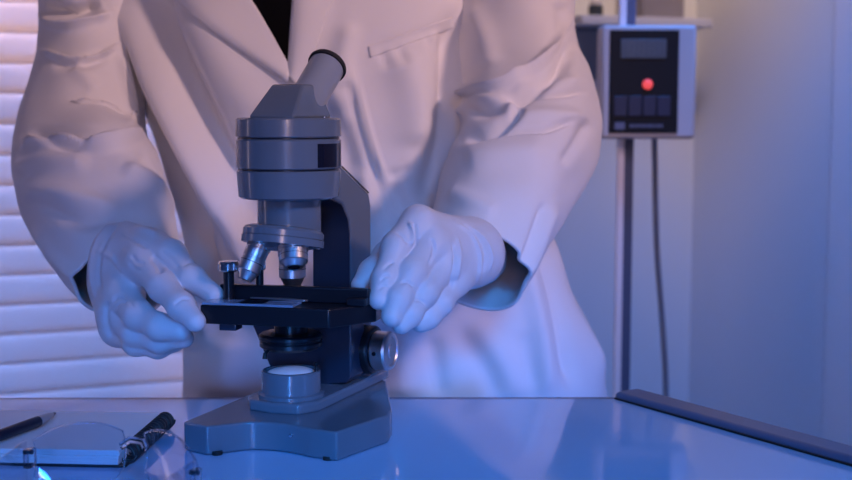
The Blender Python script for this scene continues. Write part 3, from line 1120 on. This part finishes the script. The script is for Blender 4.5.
# gloves
VL, QL = build_hand(handL)
GS = lambda L: [(p, w * 0.9, a * 2.0) for p, w, a in L]
VL = sculpt(VL, QL, GS([
    ([(117, 216), (98, 240), (91, 268), (95, 300)], 2.2, 0.0011), ([(124, 217), (106, 240), (98, 268), (101, 296)], 2.5, -0.0010),
    ([(131, 254), (137, 262), (146, 263)], 2.6, -0.0006), ([(129, 260), (134, 268), (142, 271)], 2.4, -0.0005), ([(160, 250), (170, 258), (180, 270)], 3.0, -0.0006), ([(120, 296), (128, 300), (134, 308)], 2.0, -0.0006),
    ([(112, 303), (117, 296), (126, 296)], 2.0, -0.0012), ([(113, 311), (119, 303), (127, 302)], 1.6, -0.0009),
    ([(120, 222), (140, 228), (160, 236)], 3.5, 0.0012), ([(118, 230), (135, 240), (150, 248)], 3.0, -0.0010),
    ([(150, 256), (158, 264), (160, 274)], 4.0, -0.0014),
    ([(182, 266), (190, 262), (198, 264)], 1.6, -0.0007), ([(174, 305), (182, 299), (190, 299)], 1.5, -0.0007),
    ([(108, 300), (106, 320), (112, 340)], 3.0, -0.0010), ([(96, 250), (112, 258), (124, 274)], 3.0, 0.0008)]))
link('glove', mesh_from('glove', VL, QL), M_glove, person)
VR, QR = build_hand(handR)
VR = sculpt(VR, QR, GS([
    ([(409, 221), (412, 232), (411, 247)], 1.7, 0.0016), ([(414, 222), (416, 235), (415, 246)], 1.8, -0.0013),
    ([(452, 240), (455, 258), (452, 278), (450, 290)], 1.6, -0.0011), ([(457, 236), (460, 258), (456, 282)], 1.8, 0.0010),
    ([(431, 238), (434, 250), (428, 268)], 1.8, -0.0009),
    ([(455, 222), (472, 236), (480, 258), (477, 285)], 1.8, 0.0012), ([(460, 221), (478, 236), (486, 256), (482, 278)], 1.8, -0.0012),
    ([(466, 224), (484, 238), (492, 256), (488, 274)], 1.6, 0.0009),
    ([(383, 270), (389, 264), (394, 262)], 1.6, -0.0008), ([(380, 281), (386, 276), (391, 276)], 1.6, -0.0008), ([(378, 290), (383, 286), (388, 287)], 1.5, -0.0006),
    ([(400, 283), (408, 282), (414, 287)], 1.6, -0.0008), ([(413, 300), (420, 300), (426, 305)], 1.6, -0.0008),
    ([(396, 232), (403, 236), (408, 244)], 1.8, -0.0009)]))
link('glove', mesh_from('glove', VR, QR), M_glove, person)

# ---- lab coat
# stations: height above the table, centre x, centre y, half width, half depth
ST = np.array([
    (-0.44, -0.026, 1.395, 0.285, 0.180), (-0.20, -0.028, 1.388, 0.256, 0.165), (-0.05, -0.034, 1.376, 0.235, 0.148), (0.00, -0.040, 1.372, 0.228, 0.142), (0.06, -0.052, 1.370, 0.215, 0.137),
    (0.12, -0.065, 1.370, 0.203, 0.132), (0.20, -0.100, 1.372, 0.188, 0.130), (0.28, -0.124, 1.376, 0.190, 0.130), (0.36, -0.135, 1.380, 0.190, 0.130),
    (0.42, -0.145, 1.382, 0.190, 0.125), (0.48, -0.152, 1.382, 0.192, 0.108), (0.515, -0.153, 1.380, 0.150, 0.090), (0.540, -0.155, 1.378, 0.095, 0.075), (0.555, -0.155, 1.376, 0.066, 0.066)])
def torso_grid(shrink, zmin, nz, nt, zmax=0.555):
    zs = np.linspace(zmin, zmax, nz)
    # smooth interpolation
    par = catmull(ST, 24)
    order = np.argsort(par[:, 0])
    par = par[order]
    st = np.stack([np.interp(zs, par[:, 0], par[:, k]) for k in range(1, 5)], 1)
    th = np.linspace(0, 2 * PI, nt, endpoint=False)
    V = []
    for (cx, cy, a, b), zz in zip(st, zs):
        e = 0.82
        ct, s_ = np.cos(th), np.sin(th)
        x = cx + (a - shrink) * np.sign(ct) * np.abs(ct) ** e
        y = cy + (b - shrink) * np.sign(s_) * np.abs(s_) ** e
        V.append(np.stack([x, y, np.full(nt, T + zz)], 1))
    V = np.concatenate(V)
    i = np.arange(nz - 1)[:, None] * nt
    j = np.arange(nt)[None, :]
    jn = (j + 1) % nt
    Q = np.stack([i + j, i + jn, i + nt + jn, i + nt + j], -1).reshape(-1, 4)
    return V, Q, nz, nt
V, Q, nz, nt = torso_grid(0.0, -0.44, 250, 300)
# gentle drape all round: vertical flutes towards the hem, soft noise above
zrel = V[:, 2] - T
ang = np.arctan2(V[:, 1] - 1.37, V[:, 0] + 0.07)
N = vnormals(V, Q)
flute = np.clip((0.12 - zrel) / 0.5, 0, 1)
V = V + N * (0.005 * flute * np.sin(ang * 11 + zrel * 3.0) + 0.006 * fbm(V * np.array((1, 1, 0.45)), 6.0))[:, None]
coat_strokes = [
    # the long fold down the wearer's right front
    ([(104, -30), (140, 45), (184, 125), (232, 218), (280, 330)], 16, 0.028),
    ([(100, -10), (128, 50), (156, 130), (190, 215), (222, 320)], 13, -0.030),
    ([(146, -30), (166, 30), (190, 85), (216, 140), (244, 190)], 11, -0.026),
    ([(185, 0), (225, 70), (262, 120)], 22, 0.008),
    ([(150, 110), (162, 150), (176, 190)], 7, 0.012),
    ([(190, 205), (215, 270), (245, 330)], 8, -0.014), ([(184, 215), (196, 270), (205, 340)], 8, 0.010),
    ([(204, 225), (225, 270), (238, 310)], 6, 0.009), ([(215, 215), (242, 260), (262, 290)], 7, -0.010),
    ([(232, 200), (262, 250)], 7, 0.009),
    # wearer's left front
    ([(345, 62), (360, 120), (381, 190), (396, 260)], 4, -0.006), ([(349, 62), (366, 120), (388, 190)], 6, 0.007, 'l'),
    ([(326, 100), (342, 140), (352, 180)], 12, -0.010), ([(312, 60), (335, 95), (345, 130)], 8, 0.006),
    ([(458, 0), (454, 80), (444, 150), (425, 215)], 15, -0.024),
    ([(400, 50), (416, 100), (420, 150)], 20, 0.012),
    ([(352, 20), (342, 60), (345, 90)], 10, 0.007),
    ([(370, 50), (410, 38), (452, 22)], 5, -0.004), ([(382, 50), (388, 70)], 4, -0.003), ([(398, 46), (404, 66)], 4, -0.003), ([(428, 36), (440, 60)], 5, -0.004),
    ([(388, 176), (400, 174), (414, 168)], 4, -0.005), ([(362, 170), (372, 215)], 7, 0.008), ([(390, 182), (400, 205), (402, 215)], 8, -0.008),
    # skirt of the coat
    ([(556, 215), (582, 290), (606, 390)], 8, 0.014), ([(540, 235), (560, 300), (574, 395)], 8, -0.014), ([(524, 260), (540, 330), (548, 400)], 9, 0.008),
    ([(470, 320), (500, 360), (520, 400)], 14, 0.005), ([(455, 325), (484, 365), (498, 400)], 11, -0.004), ([(520, 330), (535, 390)], 11, -0.003),
    ([(405, 330), (400, 400)], 16, 0.008), ([(430, 335), (440, 400)], 10, -0.006), ([(190, 340), (186, 405)], 14, -0.006), ([(230, 335), (222, 400)], 18, 0.008)]
V = sculpt(V, Q, coat_strokes)
# neckline opening
VEE = [(124, -150), (194, -80), (245, 0), (264, 34), (286, 67), (294, 60), (298, 0), (303, -70), (323, -150)]
def inside(px, poly):
    x, y = px[:, 0], px[:, 1]
    r = np.zeros(len(px), bool)
    n = len(poly)
    for i in range(n):
        x1, y1 = poly[i]
        x2, y2 = poly[(i + 1) % n]
        c = ((y1 > y) != (y2 > y))
        with np.errstate(divide='ignore', invalid='ignore'):
            xi = (x2 - x1) * (y - y1) / (y2 - y1) + x1
        r ^= c & (x < xi)
    return r
cen = V[Q].mean(1)
keep = ~(inside(proj(cen), VEE) & (cen[:, 1] < 1.40))
coat = link('lab_coat', mesh_from('lab_coat', V, Q[keep]), M_coat, person)
m = coat.modifiers.new('thick', 'SOLIDIFY')
m.thickness = 0.003
m.offset = -1
bvh = BVHTree.FromPolygons([Vector(v) for v in V], [tuple(int(i) for i in q) for q in Q])
def drape(px, py, off):
    d = ray(px, py).normalized()
    h = bvh.ray_cast(CAM, d)
    if h[0] is None:
        return None
    n = h[1] if h[1].dot(d) < 0 else -h[1]
    return h[0] + (n * 0.4 - d * 0.6) * off, n
def drape_patch(name, quad, nu, nv, off, thick, parent, m_, curve=0.0):
    """quad: four pixel corners (or polylines left/right) draped on the coat with its own thickness"""
    lft, rgt = quad
    lft, rgt = catmull(lft, 12), catmull(rgt, 12)
    vs, ok = [], True
    for i in range(nv + 1):
        t = i / nv
        a = lft[min(int(t * (len(lft) - 1)), len(lft) - 1)]
        b = rgt[min(int(t * (len(rgt) - 1)), len(rgt) - 1)]
        for j in range(nu + 1):
            s_ = j / nu
            p = a + (b - a) * s_
            oo = off + curve * math.sin(PI * s_ ** 0.55)
            h = drape(p[0], p[1], oo)
            vs.append(np.array(h[0]) if h else np.array(at(p[0], p[1], 1.26)))
    vs = np.array(vs).reshape(nv + 1, nu + 1, 3)
    for _ in range(6):                       # calm the drape
        w = vs.copy()
        w[1:-1, 1:-1] = (vs[:-2, 1:-1] + vs[2:, 1:-1] + vs[1:-1, :-2] + vs[1:-1, 2:]) / 4
        vs = w
    i = np.arange(nv)[:, None] * (nu + 1)
    j = np.arange(nu)[None, :]
    q = np.stack([i + j, i + nu + 1 + j, i + nu + 2 + j, i + j + 1], -1).reshape(-1, 4)
    o = link(name, mesh_from(name, vs.reshape(-1, 3), q), m_, parent)
    md = o.modifiers.new('thick', 'SOLIDIFY')
    md.thickness = thick
    md.offset = 0
    return o
drape_patch('lapel', ([(96, -140), (132, -70), (174, -3), (230, 43), (288, 82)], [(132, -150), (200, -80), (252, 0), (271, 32), (291, 69)]), 22, 60, 0.0022, 0.0025, coat, M_coat, 0.004)
drape_patch('lapel', ([(310, -150), (298, -80), (293.5, -10), (290, 40), (288, 76)], [(350, -140), (362, -70), (334, -5), (322, 30), (302, 92)]), 14, 60, 0.0022, 0.0025, coat, M_coat, 0.005)
drape_patch('pocket_welt', ([(368, 46.5), (368.8, 51), (370, 58)], [(452, 17), (452.4, 21), (453, 28)]), 40, 8, 0.0008, 0.0012, coat, M_coat, 0.0006)

V2, Q2, _, _ = torso_grid(0.034, 0.10, 90, 160, 0.552)
V2 = sculpt(V2, Q2, [([(250, -20), (275, 50)], 5, -0.003), ([(270, -20), (284, 50)], 5, 0.003)])
link('shirt', mesh_from('shirt', V2, Q2), M_shirt, person)

def sleeve(path, radii, strokes, phase, nt=190, per=60, amt=1.45):
    P = catmull([np.append(p, r) for p, r in zip(path, radii)], per)
    pts, rad = P[:, :3], P[:, 3]
    Tn = np.gradient(pts, axis=0)
    Tn /= np.linalg.norm(Tn, axis=1)[:, None]
    nx = np.cross(Tn[0], (0, 1, 0))
    nx /= np.linalg.norm(nx)
    rows = []
    n = len(pts)
    for i in range(n):
        nx = nx - Tn[i] * (nx @ Tn[i])
        nx /= np.linalg.norm(nx)
        ny = np.cross(Tn[i], nx)
        th = np.linspace(0, 2 * PI, nt, endpoint=False)
        t = i / (n - 1)
        rr = rad[i] * (1 + 0.03 * np.sin(3 * th + phase + 4 * t) + 0.02 * np.sin(5 * th - phase + 9 * t))
        rows.append(pts[i] + (np.cos(th) * rr)[:, None] * nx + (np.sin(th) * rr)[:, None] * ny)
    V = np.concatenate(rows)
    i = np.arange(n - 1)[:, None] * nt
    j = np.arange(nt)[None, :]
    jn = (j + 1) % nt
    Q = np.stack([i + j, i + jn, i + nt + jn, i + nt + j], -1).reshape(-1, 4)
    N = vnormals(V, Q)
    ctr = np.repeat(pts, nt, 0)
    if np.mean(np.sum(N * (V - ctr), 1)) < 0:
        Q = Q[:, ::-1]
        N = -N
    V = V + N * (0.0045 * fbm(V * np.array((1, 1, 1.6)), 8.0, 2) + 0.0012 * fbm(V * np.array((1, 1, 1.8)) + 5, 22.0, 1))[:, None]
    V = sculpt(V, Q, [(p, w * 0.85, a * amt, *k) for p, w, a, *k in strokes])
    o = link('sleeve', mesh_from('sleeve', V, Q), M_coat, coat)
    m = o.modifiers.new('thick', 'SOLIDIFY')
    m.thickness = 0.003
    m.offset = -1
    return o

sleeve([SH_L + RJ(.115, .005, -.015), SH_L + RJ(.035, 0, -.022), J(98, -40, 1.35), J(95, 60, 1.325), J(81, 150, 1.285), J(103, 208, 1.19), J(129, 280, 1.100)],
       [0.046, 0.060, 0.061, 0.056, 0.068, 0.067, 0.0462],
       [([(42, 15), (60, 22), (85, 20), (112, 10)], 7, 0.008, 'l'), ([(42, 5), (68, 12), (104, 4)], 7, -0.013),
        ([(44, 50), (68, 58), (95, 56), (118, 44)], 4, 0.006, 'l'), ([(50, 62), (80, 64), (110, 55)], 7, -0.004),
        ([(72, 62), (98, 92)], 9, 0.003), ([(120, 50), (130, 100), (132, 130)], 7, 0.006),
        ([(18, 150), (60, 146), (105, 147), (148, 130)], 6, 0.012, 'l'), ([(25, 136), (70, 133), (120, 133)], 7, -0.009),
        ([(40, 141), (70, 152), (98, 146)], 4, -0.004), ([(14, 172), (45, 160), (95, 165)], 10, 0.005),
        ([(20, 190), (70, 195), (120, 215)], 12, 0.005), ([(40, 205), (80, 220), (120, 213)], 9, -0.005),
        ([(135, 150), (165, 170), (180, 190)], 9, -0.006), ([(120, 165), (155, 185), (178, 215)], 9, 0.006),
        ([(30, 225), (60, 262), (88, 285)], 8, 0.004)], 0.4)
sleeve([SH_R + RJ(-.115, .005, -.015), SH_R + RJ(-.03, 0, -.022), J(506, -40, 1.36), J(516, 40, 1.335), J(531, 118, 1.285), J(508, 190, 1.19), J(474, 268, 1.100)],
       [0.046, 0.062, 0.066, 0.064, 0.071, 0.062, 0.0490],
       [([(452, 92), (478, 95), (512, 86), (546, 62), (572, 22)], 8, 0.011, 'r'), ([(456, 104), (485, 108), (522, 96), (558, 70), (578, 34)], 8, -0.011),
        ([(505, 97), (545, 95), (586, 92)], 2.6, -0.006), ([(508, 86), (545, 84), (584, 80)], 7, 0.004),
        ([(454, 118), (470, 106), (500, 103), (520, 108)], 8, 0.011), ([(462, 140), (490, 131), (512, 120), (522, 108)], 6, -0.011),
        ([(490, 139), (520, 134), (548, 131), (574, 122)], 4, -0.007, 'r'), ([(500, 122), (540, 116), (590, 118)], 9, 0.005),
        ([(462, 160), (500, 152), (550, 150)], 14, 0.004),
        ([(590, 120), (578, 142), (562, 166)], 7, -0.004),
        ([(470, 0), (485, 40), (492, 70)], 12, 0.004), ([(562, 0), (563, 30), (548, 55)], 9, -0.004),
        ([(546, 200), (534, 235), (520, 275)], 5, -0.004), ([(556, 205), (542, 240), (526, 285)], 6, 0.004),
        ([(447, 190), (470, 200), (500, 215)], 10, 0.003)], 2.1, amt=1.3)

# trousers and shoes, below the coat
for sx in (-1, 1):
    ft = Field((HIP[0] + sx * 0.085 - 0.13, 1.15, -0.002), (HIP[0] + sx * 0.085 + 0.13, 1.53, T + 0.0), 0.008)
    kn = RJ(HIP[0] + sx * 0.085, 1.355, 0.48)
    an = RJ(HIP[0] + sx * 0.09, 1.39, 0.09)
    hp_ = HIP + RJ(sx * 0.075, 0, -0.06)
    G = smin(ft.cone(hp_, kn, 0.088, 0.070), ft.cone(kn, an, 0.070, 0.060), 0.03)
    G = np.maximum(G, 0.075 - ft.Z)
    V, Q = surface_nets(ft, G)
    link('trouser_leg', mesh_from('trouser_leg', relax(V, Q, 2), Q), M_trouser, person)
    G = ft.cone(an - RJ(0, -0.01, .045), an + RJ(sx * 0.02, -0.165, -0.052), 0.046, 0.040)
    G = smin(G, ft.cone(an, an - RJ(0, 0, 0.03), 0.048, 0.048), 0.02)
    G = np.maximum(np.maximum(G, 0.002 - ft.Z), ft.Z - 0.115)
    V, Q = surface_nets(ft, G)
    link('shoe', mesh_from('shoe', relax(V, Q, 2), Q), M_shoe, person)

# ------------------------------------------------------------------ notebook and pen
ZN = T + 0.0130
n_fr = atz(124, 467.5, T)
n_br = atz(167, 412.5, ZN)
n_d = Vector((n_br.x - n_fr.x, n_br.y - n_fr.y, 0))
n_len = n_d.length
n_d.normalize()
n_p = Vector((n_d.y, -n_d.x, 0))           # to the right
NBM = Matrix((n_p, n_d, UP)).transposed().to_4x4()
NBM.translation = Vector((n_fr.x, n_fr.y, T))
# slight skew: the front edge runs level in the photo
nb = root_empty('notebook', NBM @ Vector((-0.11, n_len / 2, 0)))
tag(nb, 'white notebook with black spiral binding, lying under the dark pen', 'notebook')
bm = bmesh.new()
add_box(bm, -0.235, 0.002, -0.002, n_len + 0.002, 0.0004, 0.0022, NBM)
finish(bm, 'back_cover', M_blackcard, nb, bevel=0.0005)
for k in range(5):
    bm = bmesh.new()
    z0 = 0.0024 + k * 0.0021
    dx = random.uniform(-0.0012, 0.0012)
    add_box(bm, -0.233 + dx, -0.003 + dx * 0.5, -0.001 + dx, n_len + dx * 0.5, z0, z0 + 0.00205, NBM)
    finish(bm, 'page_block', M_paper, nb, bevel=0.0003)
bm = bmesh.new()
turns = int(n_len / 0.0060)
hp_pts = []
for i in range(turns * 14 + 1):
    a = 2 * PI * i / 14
    hp_pts.append(NBM @ Vector((0.0005 + 0.0062 * math.cos(a), 0.004 + (n_len - 0.006) * i / (turns * 14), 0.0078 + 0.0062 * math.sin(a))))
add_tube(bm, hp_pts, 0.0013, 8)
finish(bm, 'spiral_binding', M_blackcard, nb)

pen_a = atz(-55, 455, ZN + 0.0045)
pen_b = atz(38, 421.5, ZN + 0.0045)
pen_c = atz(55.5, 413.0, ZN + 0.0022)
pr = root_empty('pen', (pen_a + pen_b) / 2)
tag(pr, 'dark pen with pale tapered end, lying on the notebook', 'pen')
bm = bmesh.new()
dirp = (pen_b - pen_a).normalized()
add_tube(bm, [pen_a, pen_a + dirp * 0.003, pen_b - dirp * 0.004, pen_b], [0.0030, 0.0042, 0.0044, 0.0043], 24)
finish(bm, 'barrel', M_penbody, pr, autosmooth=40)
bm = bmesh.new()
d2 = (pen_c - pen_b)
add_tube(bm, [pen_b, pen_b + d2 * 0.35, pen_b + d2 * 0.8], [0.0041, 0.0036, 0.0018], 24)
finish(bm, 'pen_tip', M_pentip, pr, autosmooth=40)
bm = bmesh.new()
add_tube(bm, [pen_b + d2 * 0.8, pen_b + d2 * 0.92, pen_b + d2 * 1.0], [0.0017, 0.0012, 0.0005], 16)
finish(bm, 'pen_point', M_penbody, pr, autosmooth=40)

# ------------------------------------------------------------------ safety glasses
ga = atz(136, 491, T)
GY = ga.y
gl = root_empty('safety_glasses', (ga.x, ga.y, T))
tag(gl, 'clear plastic safety glasses at the front edge, before the notebook', 'safety glasses')
GM = Matrix.Translation((ga.x, ga.y, T)) @ Matrix.Rotation(R(-22), 4, 'Z')
def lens_mesh(sx, name):
    b = bmesh.new()
    nu, nv = 26, 18
    grid = []
    for i in range(nu + 1):
        u = i / nu                                  # 0 nose .. 1 temple
        x = 0.0085 + 0.056 * u
        yw = -0.026 * (x / 0.065) ** 1.4           # wraps back towards the temples
        top = 0.047 - 0.012 * (abs(u - 0.42) / 0.58) ** 2.2
        bot = 0.0015 + 0.014 * max(0, (0.30 - u) / 0.30) ** 1.6 + 0.008 * max(0, (u - 0.6) / 0.4) ** 2
        row = []
        for j in range(nv + 1):
            v = j / nv
            zz = bot + (top - bot) * v
            bul = -0.003 * math.sin(PI * v)
            row.append(b.verts.new(GM @ Vector((sx * x, yw - bul, zz))))
        grid.append(row)
    for i in range(nu):
        for j in range(nv):
            b.faces.new((grid[i][j], grid[i + 1][j], grid[i + 1][j + 1], grid[i][j + 1]))
    edge = [grid[i][nv].co.copy() for i in range(nu + 1)]
    low = [grid[i][0].co.copy() for i in range(nu + 1)]
    end = [grid[nu][j].co.copy() for j in range(nv + 1)]
    nose = [grid[0][j].co.copy() for j in range(nv + 1)]
    o = finish(b, name, M_clear, gl, autosmooth=0)
    md = o.modifiers.new('thick', 'SOLIDIFY')
    md.thickness = 0.0018
    md.offset = 0
    b = bmesh.new()
    add_tube(b, nose[::-1] + low[1:] + end[1:] + edge[::-1][1:], 0.0005, 8)
    finish(b, 'lens_rim', M_plastic, o)
    return end
eL = lens_mesh(-1, 'lens')
eR = lens_mesh(1, 'lens')
bm = bmesh.new()
add_tube(bm, [GM @ Vector((-0.010, -0.002, 0.031)), GM @ Vector((-0.005, 0.001, 0.035)), GM @ Vector((0.005, 0.001, 0.035)), GM @ Vector((0.010, -0.002, 0.031))], 0.0024, 10)
finish(bm, 'nose_bridge', M_plastic, gl)
for sx in (-1, 1):
    bm = bmesh.new()
    add_box(bm, sx * 0.0655 - 0.0025, sx * 0.0655 + 0.0025, -0.0325, -0.0235, 0.017, 0.030, GM)
    hg = finish(bm, 'hinge', M_plastic, gl, bevel=0.0008)
    bm = bmesh.new()
    for zz in (0.019, 0.028):
        add_lathe(bm, [(0.0016, -0.003), (0.0016, 0.003)], axis_matrix(GM @ Vector((sx * 0.0655, -0.029, zz)), GM.to_3x3() @ Vector((1, 0, 0))), 12)
    finish(bm, 'hinge_pin', M_slate, hg)
    # temple with side shield, open, towards the camera
    rows = []
    bm = bmesh.new()
    for i in range(21):
        t = i / 20
        y = -0.031 - 0.110 * t
        hgt = 0.026 * (1 - t) ** 1.5 + 0.006
        zc = 0.020 - 0.012 * t * t
        zb = max(0.0012, zc - hgt * 0.5)
        x = sx * (0.0665 - 0.012 * t)
        rows.append([bm.verts.new(GM @ Vector((x, y, zb))), bm.verts.new(GM @ Vector((x, y, zb + hgt)))])
    for a, b in zip(rows, rows[1:]):
        bm.faces.new((a[0], b[0], b[1], a[1]))
    o = finish(bm, 'temple', M_clear, gl, autosmooth=0)
    md = o.modifiers.new('thick', 'SOLIDIFY')
    md.thickness = 0.0022
    md.offset = 0

# ------------------------------------------------------------------ weighing scale behind the table
SY = 1.78
def sp_(px, py, Y=SY):
    return at(px, py, Y)
cx = sp_(626, 240).x
sc = root_empty('column_scale', (cx, SY + 0.02, 0))
tag(sc, 'column scale with black digital display panel and red light, behind the table', 'scale')
bm = bmesh.new()
add_box(bm, cx - 0.14, cx + 0.16, SY - 0.25, SY + 0.10, 0.012, 0.075)
finish(bm, 'platform', M_dark, sc, bevel=0.008)
for dx, dy in ((-0.12, -0.22), (0.14, -0.22), (-0.12, 0.08), (0.14, 0.08)):
    bm = bmesh.new()
    add_lathe(bm, [(0.02, 0), (0.02, 0.014)], Matrix.Translation((cx + dx, SY + dy, 0)), 20)
    finish(bm, 'platform_foot', M_rubber, sc)
ztop = sp_(626, -40).z
x0, x1, x2 = sp_(617, 200).x, sp_(623.5, 200).x, sp_(634, 200).x
bm = bmesh.new()
add_box(bm, x0, x1, SY - 0.002, SY + 0.010, 0.07, ztop)
finish(bm, 'pale_strip', M_white, sc, bevel=0.0006)
bm = bmesh.new()
add_box(bm, x1, x2, SY + 0.008, SY + 0.030, 0.07, ztop - 0.05)
finish(bm, 'column', M_darkmetal, sc, bevel=0.002)
# display head
hx0, hx1 = sp_(601.5, 80, SY - 0.03).x, sp_(696, 80, SY - 0.03).x
hz0, hz1 = sp_(640, 139, SY - 0.03).z, sp_(640, 25, SY - 0.03).z
DM0 = Matrix.Translation(((hx0 + hx1) / 2, SY - 0.03, (hz0 + hz1) / 2))
pc = sp_(643.3, 81.8, SY - 0.03)
DM = Matrix.Translation((pc.x, SY - 0.03, pc.z))
hw, hh = (hx1 - hx0) / 2, (hz1 - hz0) / 2
bm = bmesh.new()
add_box(bm, -hw, hw, 0, 0.055, -hh, hh, DM0)
hd = finish(bm, 'display_head', M_casing, sc, bevel=0.005, seg=4)
pxs = lambda d: d * (SY - 0.03) / FPX
bm = bmesh.new()
pw, phh = pxs(34.3), pxs(50.8)
add_box(bm, -pw + pxs(0.5), pw + pxs(0.5), -0.002, 0.003, -phh, phh, DM)
pn = finish(bm, 'control_panel', M_panel, hd, bevel=0.001)
bm = bmesh.new()
add_box(bm, pxs(-23), pxs(22), -0.0032, -0.0015, pxs(23), pxs(42), DM)
lc = finish(bm, 'display_screen', M_lcd, pn, bevel=0.0005)
bm = bmesh.new()      # unlit seven-segment digits
for k in range(4):
    ox = pxs(-15 + k * 10)
    for (u0, u1, v0, v1) in ((0, 5, 5.4, 6.2), (0, 5, -0.4, 0.4), (0, 5, -6.2, -5.4), (-0.8, 0, 0.5, 5.3), (5, 5.8, 0.5, 5.3), (-0.8, 0, -5.3, -0.5), (5, 5.8, -5.3, -0.5)):
        add_box(bm, ox + pxs(u0), ox + pxs(u1), -0.0036, -0.0030, pxs(32.5 + v0), pxs(32.5 + v1), DM)
finish(bm, 'display_digits', M_digit, lc)
bm = bmesh.new()
add_lathe(bm, [(pxs(5.0), -0.001), (pxs(5.0), 0.002), (pxs(3.2), 0.004), (0, 0.0044)], axis_matrix(DM @ Vector((pxs(4), -0.002, pxs(-2.5))), DM.to_3x3() @ Vector((0, -1, 0))), 24)
finish(bm, 'red_light', M_led, pn)
for k in range(4):
    bm = bmesh.new()
    ox = pxs(-29 + k * 14.3)
    add_box(bm, ox, ox + pxs(13), -0.0034, -0.0015, pxs(-34), pxs(-14), DM)
    finish(bm, 'key', M_key, pn, bevel=0.0008)
bm = bmesh.new()      # printed strip: a badge and a row of small blurred letters
add_box(bm, pxs(-28), pxs(-18), -0.0026, -0.0015, pxs(-47), pxs(-40), DM)
xx = -13
for w in (3, 1.5, 2.5, 2, 2.5, 1.5, 3, 2, 1.2, 2.6, 2):
    add_box(bm, pxs(xx), pxs(xx + w), -0.0026, -0.0015, pxs(-45), pxs(-42), DM)
    xx += w + 0.9
finish(bm, 'printed_mark', M_print, pn)
# cable from the head down
bm = bmesh.new()
cp = catmull([sp_(654, 128, SY + 0.05), sp_(655, 170, SY + 0.07), sp_(657, 250, SY + 0.09), sp_(663, 330, SY + 0.10), sp_(666, 400, SY + 0.11), sp_(664, 520, SY + 0.10), sp_(650, 800, SY + 0.08)], 8)
add_tube(bm, [Vector(p) for p in cp], 0.0045, 10)
finish(bm, 'cable', M_cable, sc)

# ------------------------------------------------------------------ wall shelf and what stands on it, above the scale
def onwall(px, py, off):
    d = ray(px, py)
    t = (CORNER + WN * off - CAM).dot(WN) / d.dot(WN)
    return WM.inverted() @ (CAM + d * t)
a, b = onwall(560, 24, 0.05), onwall(688, 24, 0.05)
zt = onwall(640, 20, 0.06).z
bm = bmesh.new()
add_box(bm, a.x, b.x, -0.13, 0, zt - 0.016, zt, WM)
sf = finish(bm, 'wall_shelf', M_casing, None, bevel=0.002)
tag(sf, 'pale narrow wall shelf carrying a grey carton and a dark jar', 'shelf')
def shelf_item(px0, px1, py_top, depth):
    p, q = onwall(px0, 20, 0.065), onwall(px1, 20, 0.065)
    return p.x, q.x
x0_, x1_ = shelf_item(631, 672, 0, 0)
bm = bmesh.new()
add_box(bm, x0_, x1_, -0.105, -0.03, zt, zt + 0.075, WM)
ct = finish(bm, 'carton', M_carton, None, bevel=0.002)
tag(ct, 'grey carton on the wall shelf, above the digital scale display', 'carton')
bm = bmesh.new()
add_box(bm, x0_ - 0.0015, x1_ + 0.0015, -0.1065, -0.0285, zt + 0.060, zt + 0.078, WM)
finish(bm, 'lid', M_casing, ct, bevel=0.001)
x0_, x1_ = shelf_item(589, 602, 0, 0)
jr = root_empty('jar', WM @ Vector(((x0_ + x1_) / 2, -0.065, zt)))
tag(jr, 'small dark jar at the left end of the wall shelf', 'jar')
JM = WM @ Matrix.Translation(((x0_ + x1_) / 2, -0.065, zt))
r_ = (x1_ - x0_) / 2
bm = bmesh.new()
add_lathe(bm, [(r_ * 0.9, 0), (r_, 0.002), (r_, 0.020), (r_ * 0.8, 0.024)], JM, 32)
finish(bm, 'body', M_dark, jr, autosmooth=30)
bm = bmesh.new()
add_lathe(bm, [(r_ * 0.85, 0.0235), (r_ * 0.85, 0.031), (0, 0.0315)], JM, 32)
finish(bm, 'lid', M_casing, jr, autosmooth=30)
p, q = onwall(566, 80, 0.02), onwall(603, 30, 0.02)
bm = bmesh.new()
add_box(bm, p.x, q.x, -0.05, 0, p.z, q.z, WM)
wb = finish(bm, 'wall_box', M_slatebox, None, bevel=0.004)
tag(wb, 'slate grey box on the wall below the shelf, beside the scale display', 'box')
